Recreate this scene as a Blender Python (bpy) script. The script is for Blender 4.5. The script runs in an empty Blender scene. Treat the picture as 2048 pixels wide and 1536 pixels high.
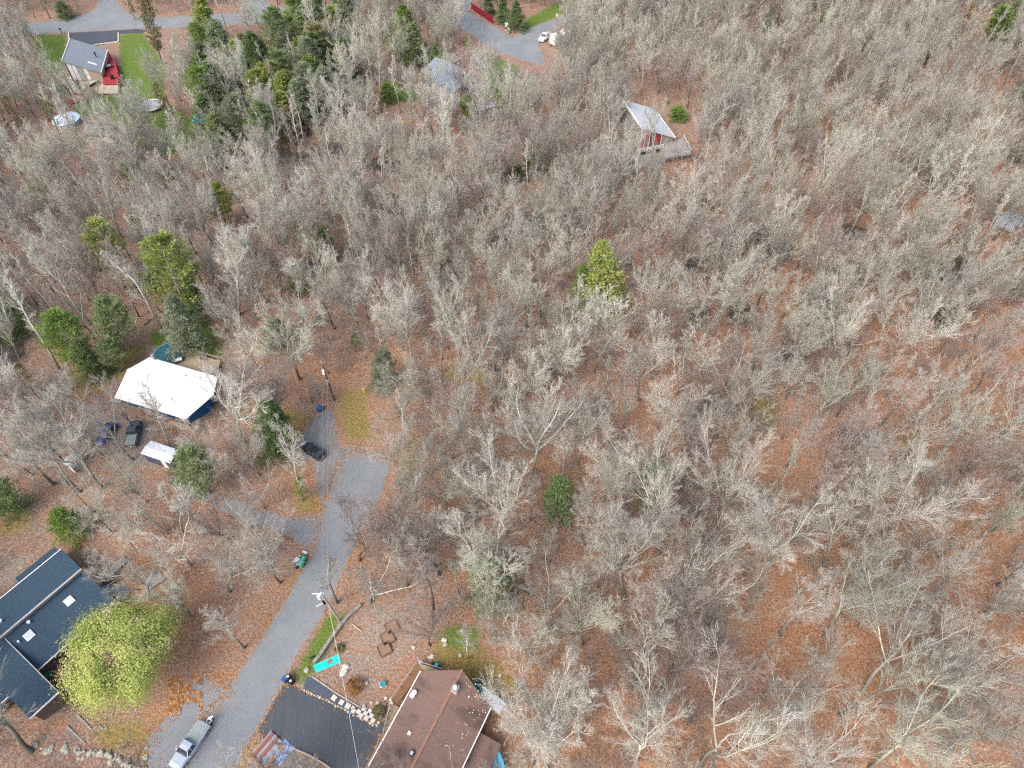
import bpy, math, random
import numpy as np
from mathutils import Vector, Matrix, Quaternion, geometry

random.seed(7)
RNG = np.random.default_rng(11)
SC = bpy.context.scene
COL = SC.collection

# ---------------------------------------------------------------- camera
CH, CF, CV = 100.0, 1420.0, 1132.0            # flying height (m), focal length and nadir offset in photo pixels
PITCH = math.pi / 2 - math.atan2(CV, CF)
cam_d = bpy.data.cameras.new('camera'); cam = bpy.data.objects.new('camera', cam_d); COL.objects.link(cam)
cam.location = (0, 0, CH); cam.rotation_euler = (math.pi / 2 - PITCH, 0, 0)
cam_d.sensor_fit = 'HORIZONTAL'; cam_d.sensor_width = 36.0; cam_d.lens = 36.0 * CF / 2048.0
cam_d.clip_start = 1.0; cam_d.clip_end = 6000.0
SC.camera = cam

# ---------------------------------------------------------------- sky, sun, exposure
SUN_EL, SUN_AZ = math.radians(48), math.radians(-140)   # azimuth clockwise from +Y: behind the camera, from the left
world = bpy.data.worlds.new('World'); SC.world = world; world.use_nodes = True
_n = world.node_tree.nodes; _n.clear()
_sky = _n.new('ShaderNodeTexSky'); _sky.sky_type = 'NISHITA'; _sky.sun_disc = False
_sky.sun_elevation = SUN_EL; _sky.sun_rotation = SUN_AZ
_sky.air_density = 1.0; _sky.dust_density = 4.0; _sky.ozone_density = 0.6
_bg = _n.new('ShaderNodeBackground'); _bg.inputs['Strength'].default_value = 0.15
_wo = _n.new('ShaderNodeOutputWorld')
world.node_tree.links.new(_sky.outputs[0], _bg.inputs[0]); world.node_tree.links.new(_bg.outputs[0], _wo.inputs[0])
_ld = bpy.data.lights.new('sun', 'SUN'); _ld.energy = 1.0; _ld.angle = math.radians(40); _ld.color = (1.0, 0.975, 0.94)
_lo = bpy.data.objects.new('sun', _ld); COL.objects.link(_lo)
_sd = Vector((math.sin(SUN_AZ) * math.cos(SUN_EL), math.cos(SUN_AZ) * math.cos(SUN_EL), math.sin(SUN_EL)))
_lo.rotation_euler = (-_sd).to_track_quat('-Z', 'Y').to_euler(); _lo.location = _sd * 300
vs = SC.view_settings; vs.view_transform = 'Standard'; vs.look = 'None'; vs.gamma = 1.0; vs.exposure = 1.2
vs.use_curve_mapping = False
SC.cycles.max_bounces = 5; SC.cycles.diffuse_bounces = 3; SC.cycles.glossy_bounces = 2; SC.cycles.transparent_max_bounces = 4
SC.cycles.use_denoising = False; SC.cycles.filter_width = 1.25

# ---------------------------------------------------------------- helpers
def G(u, v, z=0.0):
    """Point of the photo's pixel (2048 x 1536) at height z above the ground."""
    x = u - 1024.0; y = 768.0 - v
    dy = y * math.sin(PITCH) + CF * math.cos(PITCH); dz = y * math.cos(PITCH) - CF * math.sin(PITCH)
    s = (z - CH) / dz
    return Vector((x * s, dy * s, z))

def P(w):
    Y, Z = w[1], w[2] - CH
    zc = Y * math.cos(PITCH) - Z * math.sin(PITCH); yc = Y * math.sin(PITCH) + Z * math.cos(PITCH)
    return 1024.0 + CF * w[0] / zc, 768.0 - CF * yc / zc

def Pn(X, Y, Z=0.0):
    Zr = Z - CH
    zc = Y * math.cos(PITCH) - Zr * math.sin(PITCH); yc = Y * math.sin(PITCH) + Zr * math.cos(PITCH)
    return 1024.0 + CF * X / zc, 768.0 - CF * yc / zc

class MB:
    def __init__(s): s.v = []; s.f = []; s.m = []
    def add(s, vs, fs, mi=0):
        b = len(s.v); s.v += [tuple(v) for v in vs]; s.f += [tuple(b + i for i in f) for f in fs]; s.m += [mi] * len(fs); return s
    def box(s, c, d, rz=0.0, mi=0, tilt=None):
        M = Matrix.Rotation(rz, 3, 'Z')
        if tilt: M = M @ Matrix.Rotation(tilt[1], 3, tilt[0])
        vs = [Vector(c) + M @ Vector((x * d[0] / 2, y * d[1] / 2, z * d[2] / 2)) for x in (-1, 1) for y in (-1, 1) for z in (-1, 1)]
        return s.add(vs, [(0, 1, 3, 2), (4, 6, 7, 5), (0, 4, 5, 1), (2, 3, 7, 6), (0, 2, 6, 4), (1, 5, 7, 3)], mi)
    def beam(s, a, b, w, h, mi=0):
        a = Vector(a); b = Vector(b); d = (b - a); L = d.length; d.normalize()
        up = Vector((0, 0, 1)) if abs(d.z) < .95 else Vector((1, 0, 0))
        sx = d.cross(up).normalized(); uz = sx.cross(d)
        vs = [p + sx * i * w / 2 + uz * j * h / 2 for p in (a, b) for i in (-1, 1) for j in (-1, 1)]
        return s.add(vs, [(0, 1, 3, 2), (4, 6, 7, 5), (0, 4, 5, 1), (2, 3, 7, 6), (0, 2, 6, 4), (1, 5, 7, 3)], mi)
    def prism(s, poly, z0, z1, mi=0, top=True):
        n = len(poly); f0 = z0 if callable(z0) else (lambda p: z0); f1 = z1 if callable(z1) else (lambda p: z1)
        vs = [(p[0], p[1], f0(p)) for p in poly] + [(p[0], p[1], f1(p)) for p in poly]
        fs = [(i, (i + 1) % n, n + (i + 1) % n, n + i) for i in range(n)]
        if top: fs += [tuple(range(n, 2 * n)), tuple(range(n - 1, -1, -1))]
        return s.add(vs, fs, mi)
    def slab(s, pts, t, mi=0):
        n = len(pts); vs = [Vector(p) for p in pts] + [Vector(p) - Vector((0, 0, t)) for p in pts]
        fs = [(i, n + i, n + (i + 1) % n, (i + 1) % n) for i in range(n)] + [tuple(range(n)), tuple(range(2 * n - 1, n - 1, -1))]
        return s.add(vs, fs, mi)
    def tube(s, pts, r, n=8, mi=0, cap=True):
        pts = [Vector(p) for p in pts]; k = len(pts); rs = r if isinstance(r, (list, tuple)) else [r] * k
        vs = []
        for i, p in enumerate(pts):
            d = (pts[min(i + 1, k - 1)] - pts[max(i - 1, 0)]).normalized()
            a = d.cross(Vector((0.3, 0.9, 0.1)) if abs(d.z) > .8 else Vector((0, 0, 1))).normalized(); b = d.cross(a)
            vs += [p + (a * math.cos(t) + b * math.sin(t)) * rs[i] for t in [2 * math.pi * j / n for j in range(n)]]
        fs = [(i * n + j, i * n + (j + 1) % n, (i + 1) * n + (j + 1) % n, (i + 1) * n + j) for i in range(k - 1) for j in range(n)]
        if cap: fs += [tuple(range(n - 1, -1, -1)), tuple(range((k - 1) * n, k * n))]
        return s.add(vs, fs, mi)
    def cyl(s, c, r, h, n=16, mi=0, r2=None):
        return s.tube([c, Vector(c) + Vector((0, 0, h))], [r, r if r2 is None else r2], n, mi)
    def loft(s, secs, mi=0):
        n = len(secs[0]); vs = [p for q in secs for p in q]
        fs = [(i * n + j, i * n + (j + 1) % n, (i + 1) * n + (j + 1) % n, (i + 1) * n + j) for i in range(len(secs) - 1) for j in range(n)]
        fs += [tuple(range(n - 1, -1, -1)), tuple(range((len(secs) - 1) * n, len(secs) * n))]
        return s.add(vs, fs, mi)
    def build(s, name, mats, parent=None, world=False, smooth=False, label=None):
        vs = s.v
        if world and parent is not None:
            Mi = MATS_OF[parent.name].inverted(); vs = [Mi @ Vector(v) for v in vs]
        me = bpy.data.meshes.new(name); me.from_pydata([tuple(v) for v in vs], [], s.f)
        for m in (mats if isinstance(mats, (list, tuple)) else [mats]): me.materials.append(m)
        me.polygons.foreach_set('material_index', s.m)
        if smooth: me.polygons.foreach_set('use_smooth', [True] * len(s.f))
        me.update()
        import bmesh
        bm = bmesh.new(); bm.from_mesh(me); bmesh.ops.recalc_face_normals(bm, faces=bm.faces); bm.to_mesh(me); bm.free()
        o = bpy.data.objects.new(name, me); COL.objects.link(o)
        if parent is not None:
            o.parent = parent; MATS_OF[o.name] = MATS_OF[parent.name]
        else: MATS_OF[o.name] = Matrix.Identity(4)
        if label: o['label'] = label
        return o

MATS_OF = {}
def thing(name, label, cat, loc=(0, 0, 0), rz=0.0, group=None, kind=None):
    o = bpy.data.objects.new(name, None); COL.objects.link(o); o.empty_display_size = .5
    o.location = loc; o.rotation_euler = (0, 0, rz)
    MATS_OF[o.name] = Matrix.Translation(Vector(loc)) @ Matrix.Rotation(rz, 4, 'Z')
    o['label'] = label; o['category'] = cat
    if group: o['group'] = group
    if kind: o['kind'] = kind
    return o
def tag(o, label=None, cat=None, group=None, kind=None):
    for k, v in (('label', label), ('category', cat), ('group', group), ('kind', kind)):
        if v: o[k] = v
    return o

def np_mesh(name, verts, quads=None, tris=None, mats=(), smooth=False, qm=None, tm=None):
    me = bpy.data.meshes.new(name); verts = np.asarray(verts, np.float32)
    quads = np.zeros((0, 4), np.int32) if quads is None else np.asarray(quads, np.int32)
    tris = np.zeros((0, 3), np.int32) if tris is None else np.asarray(tris, np.int32)
    me.vertices.add(len(verts)); me.vertices.foreach_set('co', verts.ravel())
    nl = quads.size + tris.size; me.loops.add(nl)
    me.loops.foreach_set('vertex_index', np.concatenate([quads.ravel(), tris.ravel()]).astype(np.int32))
    npoly = len(quads) + len(tris); me.polygons.add(npoly)
    st = np.concatenate([np.arange(len(quads)) * 4, quads.size + np.arange(len(tris)) * 3]).astype(np.int32)
    me.polygons.foreach_set('loop_start', st)
    for m in mats: me.materials.append(m)
    if qm is not None or tm is not None:
        mi = np.concatenate([np.zeros(len(quads), np.int32) if qm is None else qm, np.zeros(len(tris), np.int32) if tm is None else tm])
        me.polygons.foreach_set('material_index', mi.astype(np.int32))
    if smooth: me.polygons.foreach_set('use_smooth', np.ones(npoly, bool))
    me.update(calc_edges=True); me.validate()
    return me

# ---------------------------------------------------------------- materials
class NT:
    def __init__(s, name, rough=0.9, spec=0.2):
        s.mat = bpy.data.materials.new(name); s.mat.use_nodes = True; s.t = s.mat.node_tree
        s.b = s.t.nodes['Principled BSDF']; s.b.inputs['Roughness'].default_value = rough
        s.b.inputs['Specular IOR Level'].default_value = spec
        s.co = None
    def n(s, ty, **kw):
        o = s.t.nodes.new(ty)
        for k, v in kw.items(): setattr(o, k, v)
        return o
    def l(s, a, b): s.t.links.new(a, b)
    def coord(s, which='Object'):
        if s.co is None: s.co = s.n('ShaderNodeTexCoord')
        return s.co.outputs[which]
    def geo(s): return s.n('ShaderNodeNewGeometry').outputs['Position']
    def noise(s, scale, detail=4, rough=.6, vec=None, stretch=None, rz=0.0, dist=0.0):
        q = s.n('ShaderNodeTexNoise'); q.inputs['Scale'].default_value = scale; q.inputs['Detail'].default_value = detail
        q.inputs['Roughness'].default_value = rough; q.inputs['Distortion'].default_value = dist
        v = vec if vec is not None else s.coord()
        if stretch:
            m = s.n('ShaderNodeMapping'); m.inputs['Scale'].default_value = stretch; m.inputs['Rotation'].default_value = (0, 0, rz)
            s.l(v, m.inputs['Vector']); v = m.outputs[0]
        s.l(v, q.inputs['Vector']); return q.outputs['Fac']
    def ramp(s, fac, stops):
        r = s.n('ShaderNodeValToRGB'); e = r.color_ramp.elements
        while len(e) < len(stops): e.new(.5)
        for i, (p, c) in enumerate(stops):
            e[i].position = p; e[i].color = (c if isinstance(c, (tuple, list)) else (c, c, c)) + (1,) if not isinstance(c, (tuple, list)) or len(c) == 3 else c
        s.l(fac, r.inputs['Fac']); return r.outputs['Color']
    def mix(s, f, a, b, mode='MIX'):
        m = s.n('ShaderNodeMix', data_type='RGBA', blend_type=mode)
        for sock, v in ((m.inputs[0], f), (m.inputs[6], a), (m.inputs[7], b)):
            if isinstance(v, bpy.types.NodeSocket): s.l(v, sock)
            elif isinstance(v, (int, float)): sock.default_value = v
            else: sock.default_value = tuple(v) + (1,)
        return m.outputs[2]
    def math(s, op, a, b=0.0, clamp=False):
        m = s.n('ShaderNodeMath', operation=op, use_clamp=clamp)
        for i, v in enumerate((a, b)):
            if isinstance(v, bpy.types.NodeSocket): s.l(v, m.inputs[i])
            else: m.inputs[i].default_value = v
        return m.outputs[0]
    def color(s, c):
        if isinstance(c, bpy.types.NodeSocket): s.l(c, s.b.inputs['Base Color'])
        else: s.b.inputs['Base Color'].default_value = tuple(c) + (1,)
    def bump(s, h, strength=.3, dist=.1):
        b = s.n('ShaderNodeBump'); b.inputs['Strength'].default_value = strength; b.inputs['Distance'].default_value = dist
        s.l(h, b.inputs['Height']); s.l(b.outputs[0], s.b.inputs['Normal'])

def M_plain(name, c, c2=None, scale=6.0, rough=.7, spec=.3, metal=0.0, bump=0.0, detail=5, lo=.35, hi=.65):
    q = NT(name, rough, spec); q.b.inputs['Metallic'].default_value = metal
    if c2 is None: c2 = tuple(x * .8 for x in c)
    f = q.noise(scale, detail, .65)
    q.color(q.ramp(f, [(lo, c), (hi, c2)]))
    if bump: q.bump(f, bump, .05)
    return q.mat

def M_shingle(name, c1, c2, scale=14.0, stain=None, tab=None, rough=.85):
    """Asphalt shingles: granular speckle, faint rows across the local x axis, optional weather stains."""
    q = NT(name, rough, .25); f = q.noise(scale, 6, .75)
    col = q.ramp(f, [(.36, c1), (.62, c2)])
    if stain:
        big = q.noise(.35, 4, .6, stretch=(1, .35, 1)); col = q.mix(q.ramp(big, [(.48, 0.0), (.7, 1.0)]), col, stain)
    w = q.n('ShaderNodeTexWave', wave_type='BANDS', bands_direction='Y'); w.inputs['Scale'].default_value = 1.3; w.inputs['Distortion'].default_value = .6
    q.l(q.coord(), w.inputs['Vector'])
    col = q.mix(q.math('MULTIPLY', w.outputs['Fac'], .22), col, tuple(x * .6 for x in c1))
    q.color(col); q.bump(f, .35, .03); return q.mat

def M_bark(name, dark, pale, tw=False):
    q = NT(name, .95, .1); oi = q.n('ShaderNodeObjectInfo'); f = q.noise(2.2 if tw else 1.1, 4, .7)
    col = q.ramp(f, [(.33, dark), (.66, pale)])
    if not tw:   # damp, mossy lower bark with shade painted in; lichen-pale limbs above
        sz = q.n('ShaderNodeSeparateXYZ'); q.l(q.coord(), sz.inputs[0])
        col = q.mix(q.ramp(q.math('DIVIDE', sz.outputs[2], 15.0), [(.10, .85), (.42, 0.0)]), col, tuple(x * .45 for x in dark))
    a = q.n('ShaderNodeHueSaturation'); q.l(col, a.inputs['Color'])
    mr = q.n('ShaderNodeMapRange'); mr.inputs['To Min'].default_value = .72; mr.inputs['To Max'].default_value = 1.25
    q.l(oi.outputs['Random'], mr.inputs['Value']); q.l(mr.outputs[0], a.inputs['Value'])
    q.color(a.outputs[0]); return q.mat

TONES = {
    'pale grey': ((.30, .295, .25), (.55, .54, .46), (.36, .34, .29), (.53, .505, .435)),
    'grey': ((.22, .21, .175), (.48, .465, .40), (.285, .265, .225), (.445, .42, .365)),
    'brownish': ((.13, .105, .09), (.32, .27, .235), (.245, .20, .175), (.39, .33, .295)),
    'lichen-green': ((.21, .215, .165), (.45, .46, .37), (.31, .31, .245), (.48, .48, .39)),
}
TMAT = {k: (M_bark('bark_' + k.replace(' ', '_').replace('-', '_'), v[0], v[1]), M_bark('twig_' + k.replace(' ', '_').replace('-', '_'), v[2], v[3], True)) for k, v in TONES.items()}

def M_leaf(name, c1, c2, c3=None, scale=.55, fineness=.3):
    q = NT(name, .8, .15); oi = q.n('ShaderNodeObjectInfo'); f = q.noise(scale, 3, .6)
    col = q.ramp(f, [(.34, c1), (.64, c2)])
    if c3:
        f3 = q.noise(scale * .55, 2, .5, dist=.4); col = q.mix(q.ramp(f3, [(.60, 0.0), (.70, .9)]), col, c3)
    fine = q.noise(9, 2, .5); col = q.mix(q.math('MULTIPLY', fine, fineness), col, tuple(x * .5 for x in c1))
    a = q.n('ShaderNodeHueSaturation'); q.l(col, a.inputs['Color'])
    mr = q.n('ShaderNodeMapRange'); mr.inputs['To Min'].default_value = .8; mr.inputs['To Max'].default_value = 1.2
    q.l(oi.outputs['Random'], mr.inputs['Value']); q.l(mr.outputs[0], a.inputs['Value'])
    q.color(a.outputs[0])
    tr = q.n('ShaderNodeBsdfTranslucent'); q.l(a.outputs[0], tr.inputs['Color']); ms = q.n('ShaderNodeMixShader'); ms.inputs[0].default_value = .38
    q.l(q.b.outputs[0], ms.inputs[1]); q.l(tr.outputs[0], ms.inputs[2]); q.l(ms.outputs[0], q.t.nodes['Material Output'].inputs['Surface'])
    return q.mat

LEAF = {
    'yellow-green': M_leaf('needles_yellow_green', (.26, .31, .075), (.39, .44, .14)),
    'bright green': M_leaf('needles_bright_green', (.15, .23, .05), (.27, .37, .10)),
    'dark green': M_leaf('needles_dark_green', (.12, .175, .065), (.215, .29, .12)),
    'grey-green': M_leaf('needles_grey_green', (.20, .235, .14), (.31, .345, .22)),
    'mid green': M_leaf('needles_mid_green', (.175, .225, .095), (.285, .345, .16)),
    'maple': M_leaf('leaves_yellow_green', (.33, .39, .10), (.48, .53, .18), (.62, .50, .34), .5, .12),
    'olive': M_leaf('leaves_olive', (.20, .18, .08), (.34, .30, .15)),
    'orange': M_leaf('leaves_orange', (.30, .15, .05), (.45, .25, .10)),
}

# ---------------------------------------------------------------- layout (photo pixels, projected onto the ground)
ROAD = [(290,1660),(340,1580),(381,1480),(412,1433),(459,1371),(482,1341),(548,1236),(576,1195),(597,1156),(615,1128),(632,1093),(633,1074),(642,1058),(644,1029),(652,1004),(660,980),(671,953),(681,926),(695,905),(740,909),(781,918),(775,950),(767,980),(748,1021),(724,1056),(699,1115),(683,1150),(660,1199),(642,1236),(615,1280),(595,1306),(570,1361),(533,1431),(501,1478),(472,1536),(430,1620),(400,1680)]
PARKING = [(646,822),(660,815),(671,842),(673,875),(682,895),(770,903),(779,917),(695,904),(681,925),(671,952),(660,979),(650,1004),(643,1020),(640,990),(628,955),(629,925),(601,906),(606,866),(619,846)]
DRIVE_L = [(640,1030),(593,1037),(556,1029),(517,1019),(484,998),(439,992),(400,975),(350,952),(330,955),(385,995),(429,1013),(459,1025),(502,1046),(552,1060),(588,1076),(617,1101),(626,1108),(634,1092),(633,1072),(641,1056)]
DRIVEWAY = [(566,1371),(572,1366),(593,1373),(605,1381),(670,1410),(732,1443),(750,1450),(767,1441),(785,1408),(790,1412),(762,1470),(730,1536),(700,1600),(671,1545),(646,1527),(586,1498),(545,1484),(527,1476),(517,1458),(533,1432)]
SLATE = [(608,1372),(613,1353),(625,1355),(670,1386),(700,1404),(722,1417),(745,1418),(768,1426),(766,1438),(750,1447),(732,1441),(670,1407),(606,1379)]
GRAVEL_LOT = [(300,1560),(293,1500),(299,1478),(332,1435),(361,1416),(381,1373),(402,1352),(440,1375),(460,1371),(412,1434),(381,1481),(345,1560)]
ROAD_TOP = [(-60,52),(57,47),(140,37),(175,27),(192,15),(197,-6),(232,-6),(250,20),(285,36),(307,36),(492,25),(483,-6),(530,-6),(545,14),(600,13),(680,3),(700,-8),(735,-8),(722,14),(660,28),(594,39),(512,47),(307,57),(275,57),(62,69),(-60,74)]
DRIVE_TOP = [(138,66),(275,58),(300,60),(285,66),(236,68),(237,84),(175,95),(138,88)]
ROAD_RIGHT = [(880,-8),(950,-8),(936,24),(960,38),(987,52),(1024,76),(1060,55),(1106,38),(1132,28),(1150,34),(1110,58),(1074,86),(1085,110),(1092,135),(1074,128),(1024,114),(977,96),(949,73),(915,52),(890,20)]
def W2(poly, z=0.0): return [G(u, v, z) for u, v in poly]

def inside(poly, X, Y):
    X = np.asarray(X, float); Y = np.asarray(Y, float); r = np.zeros(X.shape, bool); n = len(poly)
    for i in range(n):
        x1, y1 = poly[i][0], poly[i][1]; x2, y2 = poly[(i + 1) % n][0], poly[(i + 1) % n][1]
        if y1 == y2: continue
        c = ((y1 > Y) != (y2 > Y)) & (X < (x2 - x1) * (Y - y1) / (y2 - y1) + x1); r ^= c
    return r
def sdist(poly, X, Y):
    """Signed distance to a polygon (negative inside)."""
    d = np.full(np.shape(X), 1e9); n = len(poly)
    for i in range(n):
        ax, ay = poly[i][0], poly[i][1]; bx, by = poly[(i + 1) % n][0] - ax, poly[(i + 1) % n][1] - ay
        t = np.clip(((X - ax) * bx + (Y - ay) * by) / (bx * bx + by * by + 1e-9), 0, 1)
        d = np.minimum(d, np.hypot(X - ax - t * bx, Y - ay - t * by))
    return np.where(inside(poly, X, Y), -d, d)

LAWNS = [[(62,70),(133,68),(133,80),(126,140),(150,190),(100,185)], [(238,70),(285,64),(330,130),(330,230),(240,250),(160,225),(180,190),(238,190)],
         [(1036,48),(1130,-6),(1165,5),(1060,62)], [(345,665),(420,650),(452,708),(440,716),(370,698),(345,692)], [(870,1272),(905,1250),(962,1258),(962,1302),(900,1300)],
         [(975,105),(1040,135),(1025,205),(965,190)], [(765,160),(835,172),(838,205),(765,200)], [(655,1228),(690,1222),(645,1325),(605,1372),(586,1352),(612,1300)], [(930,72),(950,85),(945,98),(928,96)],
         [(300,660),(345,665),(340,700),(300,690)], [(240,200),(330,200),(390,245),(400,300),(330,310),(230,290)], [(150,200),(240,215),(235,240),(150,230)]]
MOSS = [[(672,785),(735,775),(748,885),(690,882)], [(490,800),(640,830),(600,860),(600,960),(560,920),(500,880)], [(880,1250),(1000,1330),(1060,1390),(960,1380),(860,1330)],
        [(585,985),(640,990),(640,1028),(600,1030)], [(585,1165),(610,1150),(612,1185),(560,1240)], [(820,870),(840,900),(830,1010),(790,960)], [(180,1440),(300,1440),(290,1520),(190,1490)],
        [(200,700),(300,690),(240,760),(170,800),(120,740)], [(900,720),(990,735),(960,770),(880,760)], [(0,1020),(60,1010),(60,1060),(0,1075)], [(500,1480),(530,1478),(480,1540),(470,1540)],
        [(1500,800),(1560,790),(1560,850),(1480,860)], [(1800,880),(1850,850),(1860,900),(1800,920)]]
GRAVEL = [[(682,1262),(735,1200),(790,1178),(872,1205),(885,1255),(838,1325),(800,1375),(780,1420),(722,1415),(628,1352),(640,1338)], [(200,820),(330,850),(300,880),(330,940),(250,935),(170,900)],
          [(545,1484),(586,1499),(650,1529),(700,1610),(560,1620),(480,1570),(505,1500)], [(290,690),(345,690),(372,700),(340,730),(300,720)], [(940,95),(990,100),(1000,150),(945,160)], [(0,1120),(70,1105),(30,1160),(0,1200)],
          [(1205,280),(1300,270),(1340,320),(1240,345),(1200,330)], [(955,205),(1000,200),(1010,235),(960,240)]]
WET = [(560,312,80,10),(660,300,50,9),(480,330,50,10),(1050,450,55,16),(1150,440,40,16),(1000,470,30,12),(1510,474,50,12),(1560,500,35,16),(1640,600,45,18),(1900,540,70,18),(1400,632,26,12),(1380,530,28,10),(620,535,30,12),
       (720,500,35,12),(900,545,35,14),(18,650,40,36),(15,700,40,25),(1480,625,30,14),(1590,700,30,12),(830,420,40,12),(760,330,40,10),(1700,470,45,14),(640,640,16,8),(310,560,30,14),(1250,525,20,10),(210,1150,30,12)]

# ground: one sheet, fine where the picture looks, reaching far beyond it
gx = np.concatenate([[-3000, -1200, -600, -380, -290], np.arange(-240, 240.1, 1.0), [290, 380, 600, 1200, 3000]])
gy = np.concatenate([[-3000, -900, -300, -100, -40], np.arange(-5, 300.1, 1.0), [360, 460, 700, 1300, 4000]])
GX, GY = np.meshgrid(gx, gy); X = GX.ravel(); Y = GY.ravel()
vis = (Y > -4) & (np.abs(X) < 245) & (Y < 300)
U = np.full(X.shape, -9999.0); V = np.full(X.shape, -9999.0); U[vis], V[vis] = Pn(X[vis], Y[vis])
hard = np.full(X.shape, 1e9)
for pl in (ROAD, PARKING, DRIVE_L, DRIVEWAY, SLATE, GRAVEL_LOT, ROAD_TOP, DRIVE_TOP, ROAD_RIGHT, GRAVEL[0]):
    hard[vis] = np.minimum(hard[vis], sdist(W2(pl), X[vis], Y[vis]))
def soft(polys, w=1.2):
    r = np.zeros(X.shape)
    for pl in polys: r[vis] = np.maximum(r[vis], np.clip(.5 - sdist(W2(pl), X[vis], Y[vis]) / (2 * w), 0, 1))
    return r
m_lawn, m_moss, m_grav = soft(LAWNS), soft(MOSS, 2.0), np.maximum(soft(GRAVEL[:1], 3.0) * .55, soft(GRAVEL[1:]))
hard_r = np.full(X.shape, 1e9)
for pl in (ROAD, PARKING, DRIVE_L, DRIVEWAY, SLATE, GRAVEL_LOT, ROAD_TOP, DRIVE_TOP, ROAD_RIGHT): hard_r[vis] = np.minimum(hard_r[vis], sdist(W2(pl), X[vis], Y[vis]))
m_grav = np.maximum(m_grav, np.clip(.7 - hard_r / 1.0, 0, .7) * (hard_r < 2))
m_wet = np.zeros(X.shape)
for (u, v, a, b) in WET: m_wet = np.maximum(m_wet, np.clip(1.2 - .75 * np.hypot((U - u) / a, (V - v) / b / 1.9), 0, .9))
def vnoise(x, y, s, seed):
    r = np.random.default_rng(seed); t = r.random((64, 64)); x = x / s; y = y / s
    xi = np.floor(x).astype(int); yi = np.floor(y).astype(int); fx = x - xi; fy = y - yi; fx = fx * fx * (3 - 2 * fx); fy = fy * fy * (3 - 2 * fy)
    g = lambda a, b: t[a % 64, b % 64]
    return (g(xi, yi) * (1 - fx) + g(xi + 1, yi) * fx) * (1 - fy) + (g(xi, yi + 1) * (1 - fx) + g(xi + 1, yi + 1) * fx) * fy
relief = np.clip((hard - 2.0) / 10, 0, 1) * (1 - np.clip(m_lawn + m_grav, 0, 1))
Zg = ((vnoise(X, Y, 9, 1) - .5) * .7 + (vnoise(X, Y, 3.1, 2) - .5) * .25) * relief * vis - m_wet * .25
def ground_z(x, y):
    i = int(np.clip(np.searchsorted(gx, x), 1, len(gx) - 1)); j = int(np.clip(np.searchsorted(gy, y), 1, len(gy) - 1))
    i = i if abs(gx[i] - x) < abs(gx[i - 1] - x) else i - 1; j = j if abs(gy[j] - y) < abs(gy[j - 1] - y) else j - 1
    return float(Zg[j * len(gx) + i])
nxg, nyg = len(gx), len(gy)
ii = (np.arange(nyg - 1)[:, None] * nxg + np.arange(nxg - 1)[None, :]).ravel()
quads = np.stack([ii, ii + 1, ii + nxg + 1, ii + nxg], 1)

q = NT('leaf_litter', .95, .12); co = q.coord()
warm = q.noise(.045, 3, .55, co); mid = q.noise(.5, 5, .7, co); fine = q.noise(3.2, 5, .72, co); spk = q.noise(14, 2, .6, co)
base = q.ramp(fine, [(.28, (.115, .068, .046)), (.45, (.24, .136, .088)), (.56, (.34, .205, .138)), (.76, (.48, .35, .26))])
dull = q.ramp(fine, [(.28, (.09, .068, .055)), (.45, (.18, .135, .108)), (.56, (.265, .205, .17)), (.76, (.41, .34, .29))])
col = q.mix(q.ramp(mid, [(.40, 0.0), (.62, 1.0)]), base, dull)
drift = q.noise(.13, 5, .7, co, dist=.8)
col = q.mix(q.ramp(drift, [(.30, .75), (.44, 0.0)]), col, q.ramp(fine, [(.3, (.05, .036, .026)), (.7, (.26, .19, .14))]))
col = q.mix(q.ramp(drift, [(.60, 0.0), (.74, .55)]), col, q.ramp(fine, [(.3, (.20, .12, .085)), (.7, (.60, .44, .34))]))
hot = q.ramp(fine, [(.28, (.13, .066, .037)), (.45, (.285, .145, .078)), (.6, (.395, .225, .13)), (.76, (.52, .36, .24))])
sx_ = q.n('ShaderNodeSeparateXYZ'); q.l(co, sx_.inputs[0])
warm = q.math('ADD', warm, q.math('SUBTRACT', q.math('MULTIPLY', sx_.outputs[0], .0013), q.math('MULTIPLY', q.math('SUBTRACT', sx_.outputs[1], 90.0), .0012)))
col = q.mix(q.ramp(warm, [(.44, 0.0), (.64, .85)]), col, hot)
at = q.n('ShaderNodeAttribute', attribute_name='mask'); sep = q.n('ShaderNodeSeparateColor'); q.l(at.outputs['Color'], sep.inputs[0])
edge = q.math('MULTIPLY', q.math('SUBTRACT', q.noise(1.0, 7, .8, co), .5), 2.0)
def msk(s, lo=.42, hi=.6): return q.ramp(q.math('ADD', s, q.math('MULTIPLY', edge, 1.0)), [(lo, 0.0), (hi, 1.0)])
gr = q.ramp(q.noise(3.0, 6, .8, co), [(.3, (.045, .075, .018)), (.5, (.10, .15, .03)), (.7, (.20, .25, .07))])
moss = q.ramp(fine, [(.3, (.09, .08, .02)), (.5, (.20, .165, .04)), (.7, (.36, .28, .10))])
gv = q.ramp(fine, [(.28, (.14, .105, .08)), (.5, (.265, .215, .17)), (.72, (.46, .41, .35))])
col = q.mix(q.math('MULTIPLY', msk(at.outputs['Alpha'], .35, .75), .75), col, moss)
col = q.mix(q.math('MULTIPLY', msk(sep.outputs[1]), .85), col, gv)
col = q.mix(msk(sep.outputs[0], .35, .75), col, gr)
wetf = q.math('MULTIPLY', msk(sep.outputs[2], .32, .72), .92)
col = q.mix(wetf, col, q.ramp(mid, [(.35, (.014, .016, .019)), (.62, (.075, .065, .06))]))
q.color(col)
rr = q.mix(wetf, (.95, .95, .95), (.22, .22, .22)); q.l(rr, q.b.inputs['Roughness'])
q.bump(q.math('ADD', fine, q.math('MULTIPLY', mid, 2.0)), .7, .12)
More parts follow.
